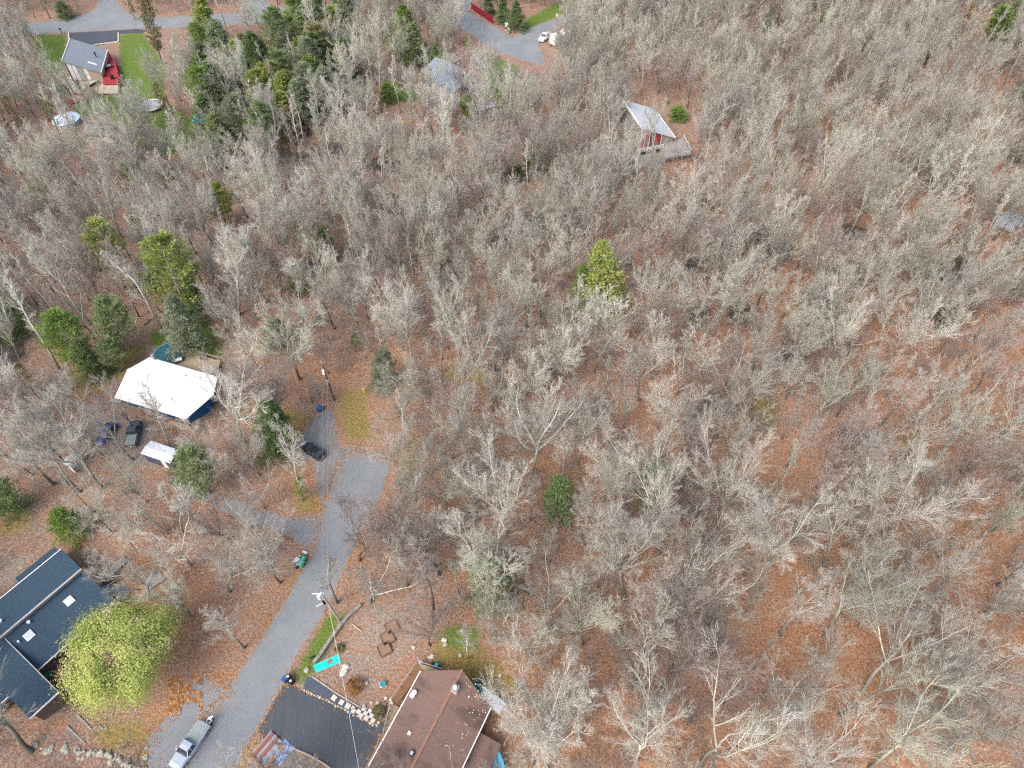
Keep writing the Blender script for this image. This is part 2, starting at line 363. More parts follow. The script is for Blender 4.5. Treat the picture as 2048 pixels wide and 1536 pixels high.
me = np_mesh('ground', np.stack([X, Y, Zg], 1), quads, None, [q.mat], True)
ca = me.color_attributes.new('mask', 'FLOAT_COLOR', 'POINT')
ca.data.foreach_set('color', np.stack([m_lawn, m_grav, m_wet, m_moss], 1).astype(np.float32).ravel())
ground = bpy.data.objects.new('ground', me); COL.objects.link(ground)
tag(ground, 'woodland floor of rust-orange fallen leaves with mown and mossy patches', 'ground', kind='structure')

# roads and drives as thin sheets with uneven edges
def sheet(name, poly, z, mat, label, cat, jit=.18, step=.8, kind='structure', thick=.06):
    w = W2(poly); pts = []; n = len(w)
    for i in range(n):
        a, b = w[i], w[(i + 1) % n]; k = max(1, int((b - a).length / step))
        nn = Vector((-(b - a).y, (b - a).x, 0)).normalized()
        for j in range(k):
            t = j / k; p = a.lerp(b, t)
            if jit: p = p + nn * random.gauss(0, jit * .6) * (0.4 if j == 0 else 1)
            pts.append(Vector((p.x, p.y, 0)))
    tri = geometry.tessellate_polygon([pts]); n = len(pts)
    vs = [(p.x, p.y, z) for p in pts] + [(p.x, p.y, z - thick) for p in pts]
    fs = [tuple(t) for t in tri] + [(i, (i + 1) % n, n + (i + 1) % n, n + i) for i in range(n)]
    o = MB().add(vs, fs).build(name, mat); tag(o, label, cat, kind=kind); return o

def M_road(name, c1, c2, ang, patch=.25, worn=(.30, .30, .29), rough=.8):
    q = NT(name, rough, .35); co = q.coord()
    g = q.noise(9, 5, .8, co); st = q.noise(.9, 4, .65, co, stretch=(4.0, .22, 1), rz=ang); big = q.noise(.16, 4, .6, co)
    col = q.ramp(g, [(.3, c1), (.7, c2)])
    col = q.mix(q.ramp(st, [(.45, 0.0), (.75, patch)]), col, worn)
    col = q.mix(q.ramp(big, [(.35, .35), (.6, 0.0)]), col, tuple(x * .6 for x in c1))
    cr = q.n('ShaderNodeTexVoronoi', feature='DISTANCE_TO_EDGE'); cr.inputs['Scale'].default_value = .16
    wv = q.n('ShaderNodeVectorMath', operation='ADD'); nz = q.n('ShaderNodeTexNoise'); nz.inputs['Scale'].default_value = .7; q.l(co, nz.inputs['Vector'])
    q.l(co, wv.inputs[0]); q.l(nz.outputs['Color'], wv.inputs[1]); q.l(wv.outputs[0], cr.inputs['Vector'])
    col = q.mix(q.ramp(cr.outputs['Distance'], [(.0, .28), (.007, 0.0)]), col, (.05, .05, .05))
    q.color(col); q.bump(g, .25, .02); return q.mat
m_road = M_road('grey_asphalt', (.18, .195, .205), (.225, .24, .25), math.radians(55))
m_old = M_road('worn_asphalt', (.10, .10, .10), (.26, .255, .245), .3, .6, (.42, .40, .37))
m_drv = M_road('dark_sealed_asphalt', (.042, .050, .059), (.082, .092, .105), math.radians(25), .35, (.13, .14, .15), .6)
m_grv = M_plain('grey_gravel', (.34, .32, .29), (.17, .165, .155), 5, .95, .1, bump=.4, lo=.3, hi=.7)
m_slate = M_plain('slate_grit', (.045, .06, .085), (.10, .12, .15), 12, .9, .2, bump=.4)
sheet('access_road', ROAD, .030, m_road, 'grey asphalt cul-de-sac road running past the bins and poles', 'road', .09)
sheet('parking_apron', PARKING, .022, m_old, 'cracked darker asphalt apron under the black car', 'parking apron', .3)
sheet('gravel_drive', DRIVE_L, .014, m_road, 'pale gravelly drive joining the road from the left', 'drive', .3)
sheet('driveway', DRIVEWAY, .018, m_drv, 'dark sealed driveway beside the brown-roofed house', 'driveway', .08)
slate = sheet('slate_bed', SLATE, .026, m_slate, 'dark slate bed set with pale stepping stones', 'path', .05)
sheet('gravel_lot', GRAVEL_LOT, .012, m_road, 'grey leaf-strewn parking lot under the silver pickup', 'parking lot', .45)
sheet('upper_road', ROAD_TOP, .030, m_road, 'grey asphalt road crossing the upper left behind the lawn', 'road', .12)
sheet('upper_driveway', DRIVE_TOP, .022, m_drv, 'dark driveway between the upper road and the red-decked house', 'driveway', .08)
sheet('junction_road', ROAD_RIGHT, .030, m_road, 'grey road bending past the red fence and trailer', 'road', .15)

# ---------------------------------------------------------------- buildings
white_m = M_plain('white_paint', (.78, .78, .76), (.70, .70, .68), 4, .6, .3)
trim_m = M_plain('white_trim', (.80, .80, .78), (.72, .72, .70), 5, .6, .3)
m_whroof = M_plain('white_roof_membrane', (.92, .92, .92), (.86, .87, .88), 1.2, .55, .4, lo=.45, hi=.75)
m_blue = M_plain('blue_siding', (.012, .07, .19), (.02, .10, .25), 3, .7, .3)
m_wood = M_plain('weathered_deck_wood', (.36, .30, .20), (.24, .19, .13), 5, .85, .2)
m_brownwood = M_plain('brown_wood', (.16, .09, .05), (.24, .14, .08), 4, .8, .2)
m_grywood = M_plain('grey_wood', (.34, .32, .30), (.22, .21, .20), 4, .85, .2)
m_red = M_plain('red_deck_paint', (.36, .035, .045), (.26, .03, .035), 4, .75, .3)
m_dark = M_plain('dark_rubber', (.012, .012, .013), (.02, .02, .02), 4, .7, .3)
m_metal = M_plain('galvanised_metal', (.45, .46, .47), (.36, .37, .38), 3, .4, .5, .6)
m_glass = M_plain('dark_window_glass', (.03, .04, .05), (.045, .06, .075), 1, .08, .6)
m_tan = M_plain('tan_siding', (.46, .38, .29), (.40, .33, .25), 3, .8, .2)
m_brownsid = M_plain('dark_brown_siding', (.10, .075, .065), (.14, .105, .09), 3, .8, .2)
m_concrete = M_plain('weathered_concrete', (.30, .285, .25), (.19, .18, .155), 1.6, .9, .2, bump=.3)
m_shblue = M_shingle('blue_black_shingles', (.016, .036, .060), (.050, .088, .125), 7)
m_shbrown = M_shingle('red_brown_shingles', (.155, .098, .080), (.225, .148, .122), 8, (.045, .033, .033))
m_shgrey = M_shingle('grey_shingles', (.19, .215, .235), (.31, .34, .36), 6)
m_shpale = M_shingle('pale_grey_shingles', (.44, .465, .475), (.60, .63, .64), 5, (.36, .38, .385))
m_shdark = M_shingle('brown_grey_shingles', (.17, .15, .14), (.27, .245, .23), 6)
m_shsky = M_shingle('sky_tinted_shingles', (.13, .165, .215), (.22, .27, .33), 5)  # blue sky reflection on the darker gabled slope, put into the shingle colour

def hframe(p0, p1, p2, z):
    a, b, c = G(*p0, z), G(*p1, z), G(*p2, z)
    th = math.atan2(b.y - a.y, b.x - a.x); L = math.hypot(b.x - a.x, b.y - a.y)
    yv = Vector((-math.sin(th), math.cos(th), 0)); return Vector((a.x, a.y, 0)), th, L, abs((c - a).dot(yv))
def win(parent, c, w, h, rz, fm=None, name='window'):
    f = MB().box(c, (w, .10, h), rz).build(name, fm or trim_m, parent)
    n = Vector((math.sin(rz), -math.cos(rz), 0))
    for s in (-1, 1):
        MB().box(Vector(c) + n * .02 * s + n * s * .02, (w - .2, .06, h - .2), rz).build('pane', m_glass, f) if s == 1 else None
    return f

# 1. blue house under a white roof with a prow gable
o0, th, L, W = hframe((229, 795), (371, 838), (301, 715), 3.2)
h = thing('blue_house', 'blue house under a plain white prow-ended roof beside the woods', 'house', o0, th)
hw = W / 2; ez, rise, pr = 3.2, 2.0, 3.0
rt = lambda p: ez + rise * (1 - min(1, abs(p[1] - hw) / hw)) - .2
MB().prism([(.5, 1.1), (L - 1.1, 1.1), (L + pr - 2.0, hw), (L - 1.1, W - .6), (.5, W - .6), (.5, hw)], 0, rt).build('wall', m_blue, h)
rf = MB().slab([(0, 0, ez), (L, 0, ez), (L + pr, hw, ez + rise), (0, hw, ez + rise)], .16).slab([(0, hw, ez + rise), (L + pr, hw, ez + rise), (L, W, ez), (0, W, ez)], .16).build('roof', m_whroof, h)
MB().beam((0, hw, ez + rise + .02), (L + pr, hw, ez + rise + .02), .35, .06).build('ridge_cap', m_whroof, rf)
MB().cyl((L - 3.2, 1.9, ez + .5), .09, 1.5, 8).cyl((L - 3.2, 1.9, ez + 2.0), .17, .14, 8).build('stovepipe', m_metal, rf)
MB().cyl((L - 4.6, W - 2.2, ez + .5), .07, .7, 8).build('vent_pipe', m_dark, rf)
MB().box((1.2, W - .1, ez + .45), (.5, .5, 1.5)).build('chimney', m_metal, rf)
MB().box((-.8, 3.2, 1.35), (1.7, 6.2, .14)).build('side_landing', m_grywood, h)
for k, y in enumerate((.4, 3.2, 6.0)): MB().box((-1.5, y, .64), (.12, .12, 1.28)).build('post', m_grywood, h)
for x in (2.2, 5.4, 8.6, 11.4): win(h, (x, 1.05, 1.7), 1.3, 1.1, 0)
d_ = MB().box((L - 2.4, 1.05, 1.1), (1.0, .08, 2.1)).build('door', white_m, h)
# front boardwalk with open joists, and back deck with rail
dk = [G(334, 848, .8), G(384, 868, .8), G(398, 882, .8), G(368, 890, .8), G(335, 868, .8)]
fd = MB().beam(G(340, 844, 1.0), G(392, 862, 1.0), .8, .1).build('boardwalk', m_wood, h, True)
for k in range(11):
    a = G(348 + k * 4.6, 856 + k * 2.3, .6); b = G(343 + k * 4.4, 868 + k * 2.4, .5); MB().beam(a, b, .22, .12).build('joist', m_brownwood, h, True)
bd = [G(364, 698, .9), G(440, 722, .9), G(433, 756, .9), G(348, 732, .9)]
MB().slab(bd, .16).build('deck', m_wood, h, True)
for a, b in ((0, 1), (1, 2), (3, 0)):
    MB().beam(bd[a] + Vector((0, 0, .95)), bd[b] + Vector((0, 0, .95)), .16, .08).build('rail', m_wood, h, True)
for i, t in [(0, 0), (0, .33), (0, .66), (1, 0), (1, .5), (1, 1)]:
    p = bd[i].lerp(bd[i + 1], t); MB().box((p.x, p.y, .95), (.11, .11, 1.86)).build('post', m_wood, h, True)
t_ = thing('patio_table', 'white tabletop and chair standing on the back deck', 'table', G(358, 724, .9) + Vector((0, 0, .0)), .4)
MB().box((0, 0, .72), (1.5, .8, .06)).build('tabletop', white_m, t_)
for x in (-.6, .6): MB().box((x, 0, .35), (.07, .5, .7)).build('leg', m_metal, t_)
t_ = thing('grill', 'round black kettle grill standing on the back deck', 'grill', G(406, 722, .9))
MB().tube([(0, 0, .55), (0, 0, .62), (0, 0, .8), (0, 0, .98), (0, 0, 1.05)], [.12, .25, .31, .24, .06], 10).build('bowl', m_dark, t_)
for k in range(3): MB().tube([(.0, .0, .6), (.28 * math.cos(k * 2.1), .28 * math.sin(k * 2.1), 0)], .02, 5).build('leg', m_metal, t_)
c = G(343, 716); t_ = thing('pool', 'round above-ground pool with dark teal cover behind the white roof', 'pool', (c.x, c.y, 0))
MB().cyl((0, 0, 0), 2.9, 1.15, 28).build('wall', M_plain('pool_wall', (.03, .06, .10), (.05, .09, .14)), t_)
MB().cyl((0, 0, 1.17), 2.75, .03, 28).build('cover', M_plain('teal_pool_cover', (.012, .075, .10), (.03, .13, .16), 1.2, .35, .5), t_)
r_ = MB()
for k in range(28):
    a0, a1 = 2 * math.pi * k / 28, 2 * math.pi * (k + 1) / 28
    r_.beam((2.88 * math.cos(a0), 2.88 * math.sin(a0), 1.2), (2.88 * math.cos(a1), 2.88 * math.sin(a1), 1.2), .2, .06)
r_.build('rim', M_plain('pool_rim', (.20, .36, .40), (.14, .28, .32)), t_)
c = G(397, 866); t_ = thing('flag', 'hanging red and white striped flag with starred blue corner by the boardwalk', 'flag', (c.x, c.y, 0), .5)
MB().tube([(-.55, 0, 0), (-.55, 0, 2.3)], .035, 6).build('pole', m_metal, t_)
fr, fw_, fb = M_plain('flag_red', (.50, .03, .04)), M_plain('flag_white', (.80, .80, .80)), M_plain('flag_blue', (.03, .06, .22))
for k in range(13):
    y = .03 * math.sin(k)
    MB().box((0, y, 2.2 - k * .092), (1.1, .025, .092)).build('stripe', fr if k % 2 == 0 else fw_, t_)
cn = MB().box((-.3, -.03, 1.96), (.5, .02, .6)).box((-.3, .05, 1.96), (.5, .02, .6)).build('canton', fb, t_)
st = MB()
for r in range(4):
    for k in range(4): st.cyl((-.47 + k * .115, -.055, 1.74 + r * .14), .025, .03, 5)
tag(st.build('star', fw_, cn), kind='stuff')

# 2. small sheds beside it
def shed(label, p0, p1, p2, z, roofm, wallm, rise=.35, name='shed', over=.15, mono=False):
    o, th, L, W = hframe(p0, p1, p2, z); t = thing(name, label, 'shed', o, th)
    if mono:
        rt = lambda p: z - .12 + rise * p[1] / W
        pts = [[(0, 0, z), (L, 0, z), (L, W, z + rise), (0, W, z + rise)]]
    else:
        rt = lambda p: z - .12 + rise * (1 - abs(p[1] - W / 2) / (W / 2))
        pts = [[(0, 0, z), (L, 0, z), (L, W / 2, z + rise), (0, W / 2, z + rise)], [(0, W / 2, z + rise), (L, W / 2, z + rise), (L, W, z), (0, W, z)]]
    MB().prism([(over, over), (L - over, over), (L - over, W / 2), (L - over, W - over), (over, W - over), (over, W / 2)], 0, rt).build('wall', wallm, t)
    m = MB()
    for p in pts: m.slab(p, .08)
    r = m.build('roof', roofm, t)
    if not mono: MB().beam((0, W / 2, z + rise), (L, W / 2, z + rise), .18, .05).build('ridge_cap', roofm, r)
    MB().box((L * .7, over - .02, z * .42), (.9, .05, z * .8)).build('door', white_m, t)
    return t
m_shedroof = M_plain('pale_metal_roof', (.66, .68, .71), (.54, .56, .60), 1.6, .45, .4)
shed('low shed with flat pale metal roof standing below the white-roofed house', (281, 907), (340, 927), (301, 881), 2.5, m_shedroof, M_plain('dark_blue_boards', (.06, .07, .12), (.09, .10, .16)), .25)
shed('small greyish-white shed half hidden by branches near the left edge', (124, 926), (140, 934), (137, 904), 2.2, M_plain('grey_white_roof', (.50, .52, .52), (.42, .44, .44)), m_grywood, .3)

# 3. L-shaped house with blue-black shingles
o0, th, L0, W = hframe((123, 1098), (0, 1198), (228, 1199), 3.4); L = L0 + 9
h = thing('shingled_house', 'L-shaped house with blue-black shingle roofs and two white skylights', 'house', o0, th)
y1 = 6.1; zt = 4.75; zb = 3.95; ze = 2.9
MB().prism([(.3, .4), (L, .4), (L, W - .5), (.3, W - .5)], 0, lambda p: 3.2 if p[1] < 1 else 2.6).build('wall', m_brownsid, h)
MB().prism([(.3, .4), (.3, y1), (.3, W - .5), (.5, W - .5), (.5, y1), (.5, .4)], 2.5, lambda p: 3.25 if p[1] < 1 else (3.7 if p[1] < y1 + .1 else 2.7)).build('gable', m_brownsid, h)
rf = MB().slab([(0, 0, 3.4), (0, y1, zt), (L, y1, zt), (L, 0, 3.4)], .18).build('upper_roof', m_shblue, h)
MB().beam((0, -.06, 3.36), (L, -.06, 3.36), .12, .12).build('gutter', trim_m, rf)
MB().prism([(0, y1 - .25), (L, y1 - .25), (L, y1 - .02), (0, y1 - .02)], zb - .1, zt - .16).build('clerestory', M_plain('taupe_siding', (.30, .28, .27), (.24, .225, .22), 3), h)
MB().beam((0, y1 + .08, zt - .05), (L, y1 + .08, zt - .05), .28, .14).build('fascia', M_plain('taupe_fascia', (.36, .345, .335), (.30, .29, .28), 3), rf)
rf2 = MB().slab([(0, y1, zb), (0, W, ze), (L, W, ze), (L, y1, zb)], .18).build('lower_roof', m_shblue, h)
MB().beam((0, W + .05, ze - .06), (L, W + .05, ze - .06), .10, .2).build('fascia', trim_m, rf2)
MB().slab([(.4, -1.9, 2.55), (.4, -.12, 3.05), (6.6, -.12, 3.05), (6.6, -1.9, 2.55)], .14).build('lean_to_roof', m_shblue, h)
MB().prism([(.6, -1.7), (6.4, -1.7), (6.4, .2), (.6, .2)], 0, 2.4).build('lean_to_wall', m_brownsid, h)
sl = (ze - zb) / (W - y1)
Mi = MATS_OF[h.name].inverted()
for (u, v) in ((140, 1203), (60, 1272)):
    p = Mi @ G(u, v, 3.5); zz = zb + sl * (p.y - y1)
    sk = MB().box((p.x, p.y, zz + .08), (1.15, 1.15, .2), 0, 0, ('X', math.atan(sl))).build('skylight', trim_m, rf2)
    MB().box((p.x, p.y, zz + .2), (.98, .98, .05), 0, 0, ('X', math.atan(sl))).build('pane', M_plain('frosted_skylight', (.52, .56, .66), (.46, .50, .60), 1, .25, .5), sk)
for (u, v, q_) in ((60, 1246, .22), (38, 1284, .14), (7, 1246, .24)):
    p = Mi @ G(u, v, 3.8); s_ = p.y < y1; zz = (3.4 + (zt - 3.4) * p.y / y1) if s_ else zb + sl * (p.y - y1)
    MB().cyl((p.x, p.y, zz - .1), q_ * .6, .45, 8).cyl((p.x, p.y, zz + .35), q_, .1, 8).build('roof_vent', trim_m, rf if s_ else rf2)
# its wing
A, B, C = G(0, 1267, 3.9), G(117, 1384, 3.9), G(59, 1437, 3.4)
A = A + (A - B) * .5
wl = h
wd = Vector((C.x - B.x, C.y - B.y, 0)); D = A + wd; D.z = 3.4
def W_(p, z): return Vector((p.x, p.y, z))
wr = MB().slab([W_(A, 3.95), W_(B, 3.95), W_(C, 3.45), W_(D, 3.45)], .2).build('wing_roof', m_shblue, h, True)
MB().beam(W_(B, 3.86) + (B - A).normalized() * .06, W_(C, 3.36) + (B - A).normalized() * .06, .12, .2).build('fascia', trim_m, wr, True)
MB().beam(W_(A, 3.86), W_(B, 3.86), .12, .2).build('gutter', M_plain('grey_gutter', (.40, .40, .38), (.34, .34, .32)), wr, True)
ins = (B - A).normalized() * .45; wn = wd.normalized() * .4
MB().prism([A + wn, B - ins + wn, C - ins - wn, D - wn], 0, 3.2).build('wing_wall', m_brownsid, h, True)
# things round it
c = G(101, 1352); t_ = thing('utility_box', 'small teal bin beside the shingled house wall', 'bin', (c.x, c.y, 0), .7)
MB().box((0, 0, .45), (.7, .6, .9)).build('body', M_plain('teal_plastic', (.03, .22, .17), (.02, .16, .13)), t_); MB().box((0, 0, .93), (.76, .66, .08)).build('lid', M_plain('teal_lid', (.04, .28, .22)), t_)
def deckbox(label, pts, z, mat, name='deck'):
    t = thing(name, label, 'deck', (G(*pts[0]).x, G(*pts[0]).y, 0)); w = [G(u, v, z) for u, v in pts]
    MB().slab(w, .14).build('platform', mat, t, True)
    for p in w: MB().box((p.x, p.y, z / 2 - .08), (.12, .12, z - .16)).build('post', mat, t, True)
    for i in range(len(w) - 1): MB().beam(w[i] + Vector((0, 0, .9)), w[i + 1] + Vector((0, 0, .9)), .1, .1).build('rail', mat, t, True)
    return t
deckbox('grey wooden garden bridge lying under bare branches behind the shingled house', [(214, 1140), (246, 1112), (254, 1122), (222, 1152)], .5, m_grywood, 'wooden_bridge')
deckbox('grey slatted wooden platform between the pale round tree and shingled house', [(286, 1166), (318, 1144), (330, 1158), (298, 1180)], .4, m_grywood, 'wooden_platform')
c = G(222, 1190); t_ = thing('tarpaulin', 'grey tarpaulin spread on the ground behind the maple', 'tarp', (c.x, c.y, 0))
m = MB(); w = [(math.cos(a) * 2.6 * (1 + .15 * math.sin(3 * a)), math.sin(a) * 1.6, 0) for a in np.linspace(0, 2 * math.pi, 14)[:-1]]
m.add([(0, 0, .5)] + [(x, y, .06) for x, y, _ in w] + [(x * .5, y * .55, .35 + .1 * math.sin(7 * x)) for x, y, _ in w], [(1 + i, 1 + (i + 1) % 13, 14 + (i + 1) % 13, 14 + i) for i in range(13)] + [(0, 14 + i, 14 + (i + 1) % 13) for i in range(13)])
m.build('sheet', M_plain('grey_tarp', (.20, .22, .26), (.28, .30, .34), 1.5, .6), t_)

# 4. brown-roofed house at the bottom edge
o0, th, L0, W = hframe((842, 1342), (736, 1536), (981, 1415), 3.0); L = L0 + 6; hw = W / 2; rise = 1.9
h = thing('brown_roofed_house', 'house with long red-brown gable roof and white-capped chimney', 'house', o0, th)
rt = lambda p: 3.0 + rise * (1 - abs(p[1] - hw) / hw) - .2
MB().prism([(.4, .5), (L, .5), (L, hw), (L, W - .5), (.4, W - .5), (-1.2, hw)], 0, rt).build('wall', m_tan, h)
pr = 2.05
r1 = MB().slab([(0, 0, 3.0), (-pr, hw, 3 + rise), (L, hw, 3 + rise), (L, 0, 3.0)], .16).slab([(-pr, hw, 3 + rise), (0, W, 3.0), (L, W, 3.0), (L, hw, 3 + rise)], .16).build('roof', m_shbrown, h)
MB().beam((-pr, hw, 3 + rise + .02), (L, hw, 3 + rise + .02), .34, .07).build('ridge_cap', M_plain('ridge_shingles', (.30, .15, .10), (.24, .115, .08), 3), r1)
MB().beam((0, -.07, 2.93), (L, -.07, 2.93), .14, .13).build('gutter', trim_m, r1)
MB().beam((0, W + .07, 2.93), (L, W + .07, 2.93), .14, .13).build('gutter', trim_m, r1)
Mi = MATS_OF[h.name].inverted()
def onroof(u, v):
    z = 3.5
    for _ in range(4): p = Mi @ G(u, v, z); z = 3.0 + rise * (1 - abs(p.y - hw) / hw)
    return Vector((p.x, p.y, z))
p = onroof(911, 1380); ch_ = MB().box((p.x, p.y, p.z + .2), (.85, .75, 1.3)).build('chimney', M_plain('white_brick', (.66, .65, .62), (.55, .54, .51), 6), r1)
MB().box((p.x, p.y, p.z + .9), (1.0, .9, .1)).build('cap', m_concrete, ch_); MB().cyl((p.x, p.y, p.z + .95), .25, .3, 10).build('flue', white_m, ch_)
for (u, v) in ((829, 1387), (825, 1393)):
    p = onroof(u, v); MB().cyl((p.x, p.y, p.z - .1), .26, .5, 12).cyl((p.x, p.y, p.z + .4), .33, .12, 12).build('roof_vent', trim_m, r1)
p = onroof(819, 1467); MB().box((p.x, p.y, p.z + .1), (.4, .4, .35)).build('vent_collar', trim_m, r1)
p = onroof(824, 1507); v_ = MB().cyl((p.x, p.y, p.z - .15), .42, .5, 12, 0, .36).build('roof_fan', m_dark, r1); MB().box((p.x, p.y, p.z + .37), (.42, .36, .05)).build('cap', M_plain('pale_blue_cap', (.50, .55, .62)), v_)
li = MB()
for k in range(46):
    u = random.uniform(932, 975); v = random.uniform(1355, 1430) if k < 26 else random.uniform(1420, 1530)
    p = onroof(u - (v - 1400) * .45 * (v > 1430), v); li.cyl((p.x, p.y, p.z - .02), random.uniform(.04, .10), .05, 6)
lo_ = li.build('lichen', M_plain('pale_lichen', (.62, .62, .40), (.50, .52, .32)), r1); tag(lo_, kind='stuff')
# entrance stair ramp alongside, teal chair, small grey-roofed lean-to, brown canopy
sr = thing('stair_ramp', 'long grey-railed wooden stair running down beside the brown roof', 'stairs', (G(775, 1440).x, G(775, 1440).y, 0))
a0, a1 = G(782, 1410, 1.7), G(768, 1466, .5); b0, b1 = G(797, 1416, 1.7), G(783, 1474, .5)
for k in range(14):
    t = k / 13; p, q_ = a0.lerp(a1, t), b0.lerp(b1, t); MB().beam(p, q_, .20, .06).build('tread', m_wood, sr, True)
for p, q_ in ((a0, a1), (b0, b1)):
    MB().beam(p - Vector((0, 0, .12)), q_ - Vector((0, 0, .12)), .07, .24).build('stringer', m_brownwood, sr, True)
MB().beam(a0 + Vector((0, 0, .9)), a1 + Vector((0, 0, .9)), .12, .08).build('rail', m_grywood, sr, True)
for t in (0, .25, .5, .75, 1):
    p = a0.lerp(a1, t); MB().box((p.x, p.y, p.z / 2 + .45), (.09, .09, p.z + .9)).build('post', m_grywood, sr, True)
wk = thing('wooden_walkway', 'raised brown walkway with grey rail wrapping the brown roof corner', 'walkway', (G(835, 1340).x, G(835, 1340).y, 0))
wp = [G(797, 1405, 1.4), G(784, 1400, 1.4), G(836, 1326, 1.4), G(850, 1334, 1.4)]
MB().slab(wp, .12).build('platform', m_brownwood, wk, True)
w2 = [G(836, 1326, 1.4), G(886, 1342, 1.4), G(886, 1352, 1.4), G(846, 1340, 1.4)]
MB().slab([p + Vector((0, 0, .01)) for p in w2], .1).build('platform', m_wood, wk, True)
for p, q_ in ((wp[1], wp[2]), (w2[0], w2[1])):
    MB().beam(p + Vector((0, 0, .9)), q_ + Vector((0, 0, .9)), .1, .08).build('rail', m_grywood, wk, True)
    for t in (0, .33, .66, 1):
        r_ = p.lerp(q_, t); MB().box((r_.x, r_.y, 1.15), (.09, .09, 2.3)).build('post', m_grywood, wk, True)
def small_box(name, label, cat, u, v, d, z, mat, rz=0):
    c = G(u, v); o = MB().box((0, 0, d[2] / 2), d).build(name, mat); o.location = (c.x, c.y, z); o.rotation_euler = (0, 0, rz); tag(o, label, cat); return o
o_, th_, L_, W_s = hframe((981, 1389), (966, 1399), (1004, 1420), 2.5)
lt = thing('lean_to', 'lean-to with pale blue-grey shingle roof at the brown house corner', 'lean-to', (G(985, 1402, 2.4).x, G(985, 1402, 2.4).y, 0), math.radians(-35))
MB().slab([(-1.9, -.75, 2.6), (1.7, -.75, 2.6), (1.7, .8, 2.3), (-1.9, .8, 2.3)], .12).build('roof', M_shingle('pale_blue_shingles', (.38, .45, .52), (.55, .62, .68), 6), lt)
MB().box((1.85, 0, 2.35), (.3, 1.5, .12)).build('fascia', M_plain('brick_red_trim', (.28, .10, .08), (.22, .08, .06)), lt)
MB().box((-.1, 0, 1.1), (3.2, 1.2, 2.2)).build('wall', m_tan, lt)
ac = thing('adirondack_chair', 'teal slatted garden chair beside the brown gable end', 'chair', (G(957, 1374).x, G(957, 1374).y, 0), math.radians(-30))
m_teal = M_plain('teal_paint', (.015, .16, .24), (.02, .22, .30), 5, .5, .4)
for k in range(5): MB().box((-.4 + k * .2, .35, .75), (.17, .05, 1.0), 0, 0, ('X', -.35)).build('slat', m_teal, ac)
MB().box((0, -.1, .38), (1.0, .8, .06)).build('seat', m_teal, ac)
for s in (-.55, .55):
    MB().box((s, -.05, .62), (.16, .85, .05)).build('arm', m_teal, ac); MB().box((s, -.4, .3), (.1, .1, .6)).build('leg', m_teal, ac); MB().box((s, .3, .3), (.1, .1, .6)).build('leg', m_teal, ac)
cp = thing('brown_canopy', 'low red-brown shed roof beside the brown house gutter', 'canopy', (G(962, 1512, 2).x, G(962, 1512, 2).y, 0), th + math.pi / 2)
MB().slab([(-1.5, -2.4, 2.3), (1.7, -2.4, 1.9), (1.7, 2.3, 1.9), (-1.5, 2.3, 2.3)], .12).build('roof', m_shbrown, cp)
MB().box((0, 0, .95), (2.6, 4.2, 1.7)).build('wall', m_brownsid, cp)
m_cyan = M_plain('sky_blue_plastic', (.08, .42, .62), (.05, .32, .52), 3, .4, .5)
for i, (u, v, lb) in enumerate(((983, 1512, 'sky-blue playground slide nearer the brown roof at bottom edge'), (1000, 1524, 'sky-blue playground slide farther from the brown roof at bottom edge'))):
    c = G(u, v); sl_ = thing('slide', lb, 'slide', (c.x, c.y, 0), math.radians(-65), 'playground slides')
    MB().loft([[(x, -.28, z), (x, .28, z), (x, .28, z + .06), (x, -.28, z + .06)] for x, z in ((-1.4, 1.6), (-.8, 1.55), (.4, .6), (1.0, .3), (1.4, .25))]).build('chute', m_cyan, sl_)
    for s in (-.3, .3):
        MB().loft([[(x, s - .03, z), (x, s + .03, z), (x, s + .03, z + .25), (x, s - .03, z + .25)] for x, z in ((-1.4, 1.6), (-.8, 1.55), (.4, .6), (1.0, .3), (1.4, .25))]).build('side_rail', m_cyan, sl_)
        MB().beam((-1.3, s, 0), (-1.3, s, 1.6), .08, .08).build('post', m_brownwood, sl_)

# 5. house with red deck, upper left (mono-pitch roof, high on the left)
A = G(124, 122, 7.0); Bk = G(129, 78, 7.0); th = math.radians(12)
h = thing('red_deck_house', 'grey-roofed angular house with bright red deck by the upper road', 'house', (A.x, A.y, 0), th); L, D = 7.95, 12.75
rt = lambda p: 7.0 - 4.0 * p[0] / L - .2
MB().prism([(.3, .5), (L - .3, .5), (L - .3, D - .5), (.3, D - .5)], 0, rt).build('wall', m_tan, h)
rf = MB().slab([(0, 0, 7.0), (L, 0, 3.0), (L, D, 3.0), (0, D, 7.0)], .2).build('roof', m_shgrey, h)
MB().beam((-.06, 0, 6.95), (-.06, D, 6.95), .12, .4).build('fascia', trim_m, rf); MB().beam((L + .05, 0, 2.9), (L + .05, D, 2.9), .12, .3).build('fascia', trim_m, rf)
sk = MB().slab([(4.9, 3.0, 4.62), (6.8, 3.0, 3.66), (6.8, 3.6, 3.66), (4.9, 3.6, 4.62)], .1).build('skylight', trim_m, rf)
MB().cyl((6.2, 7.2, 3.6), .16, 1.5, 8).cyl((6.2, 7.2, 5.1), .26, .15, 8).build('stovepipe', m_dark, rf)
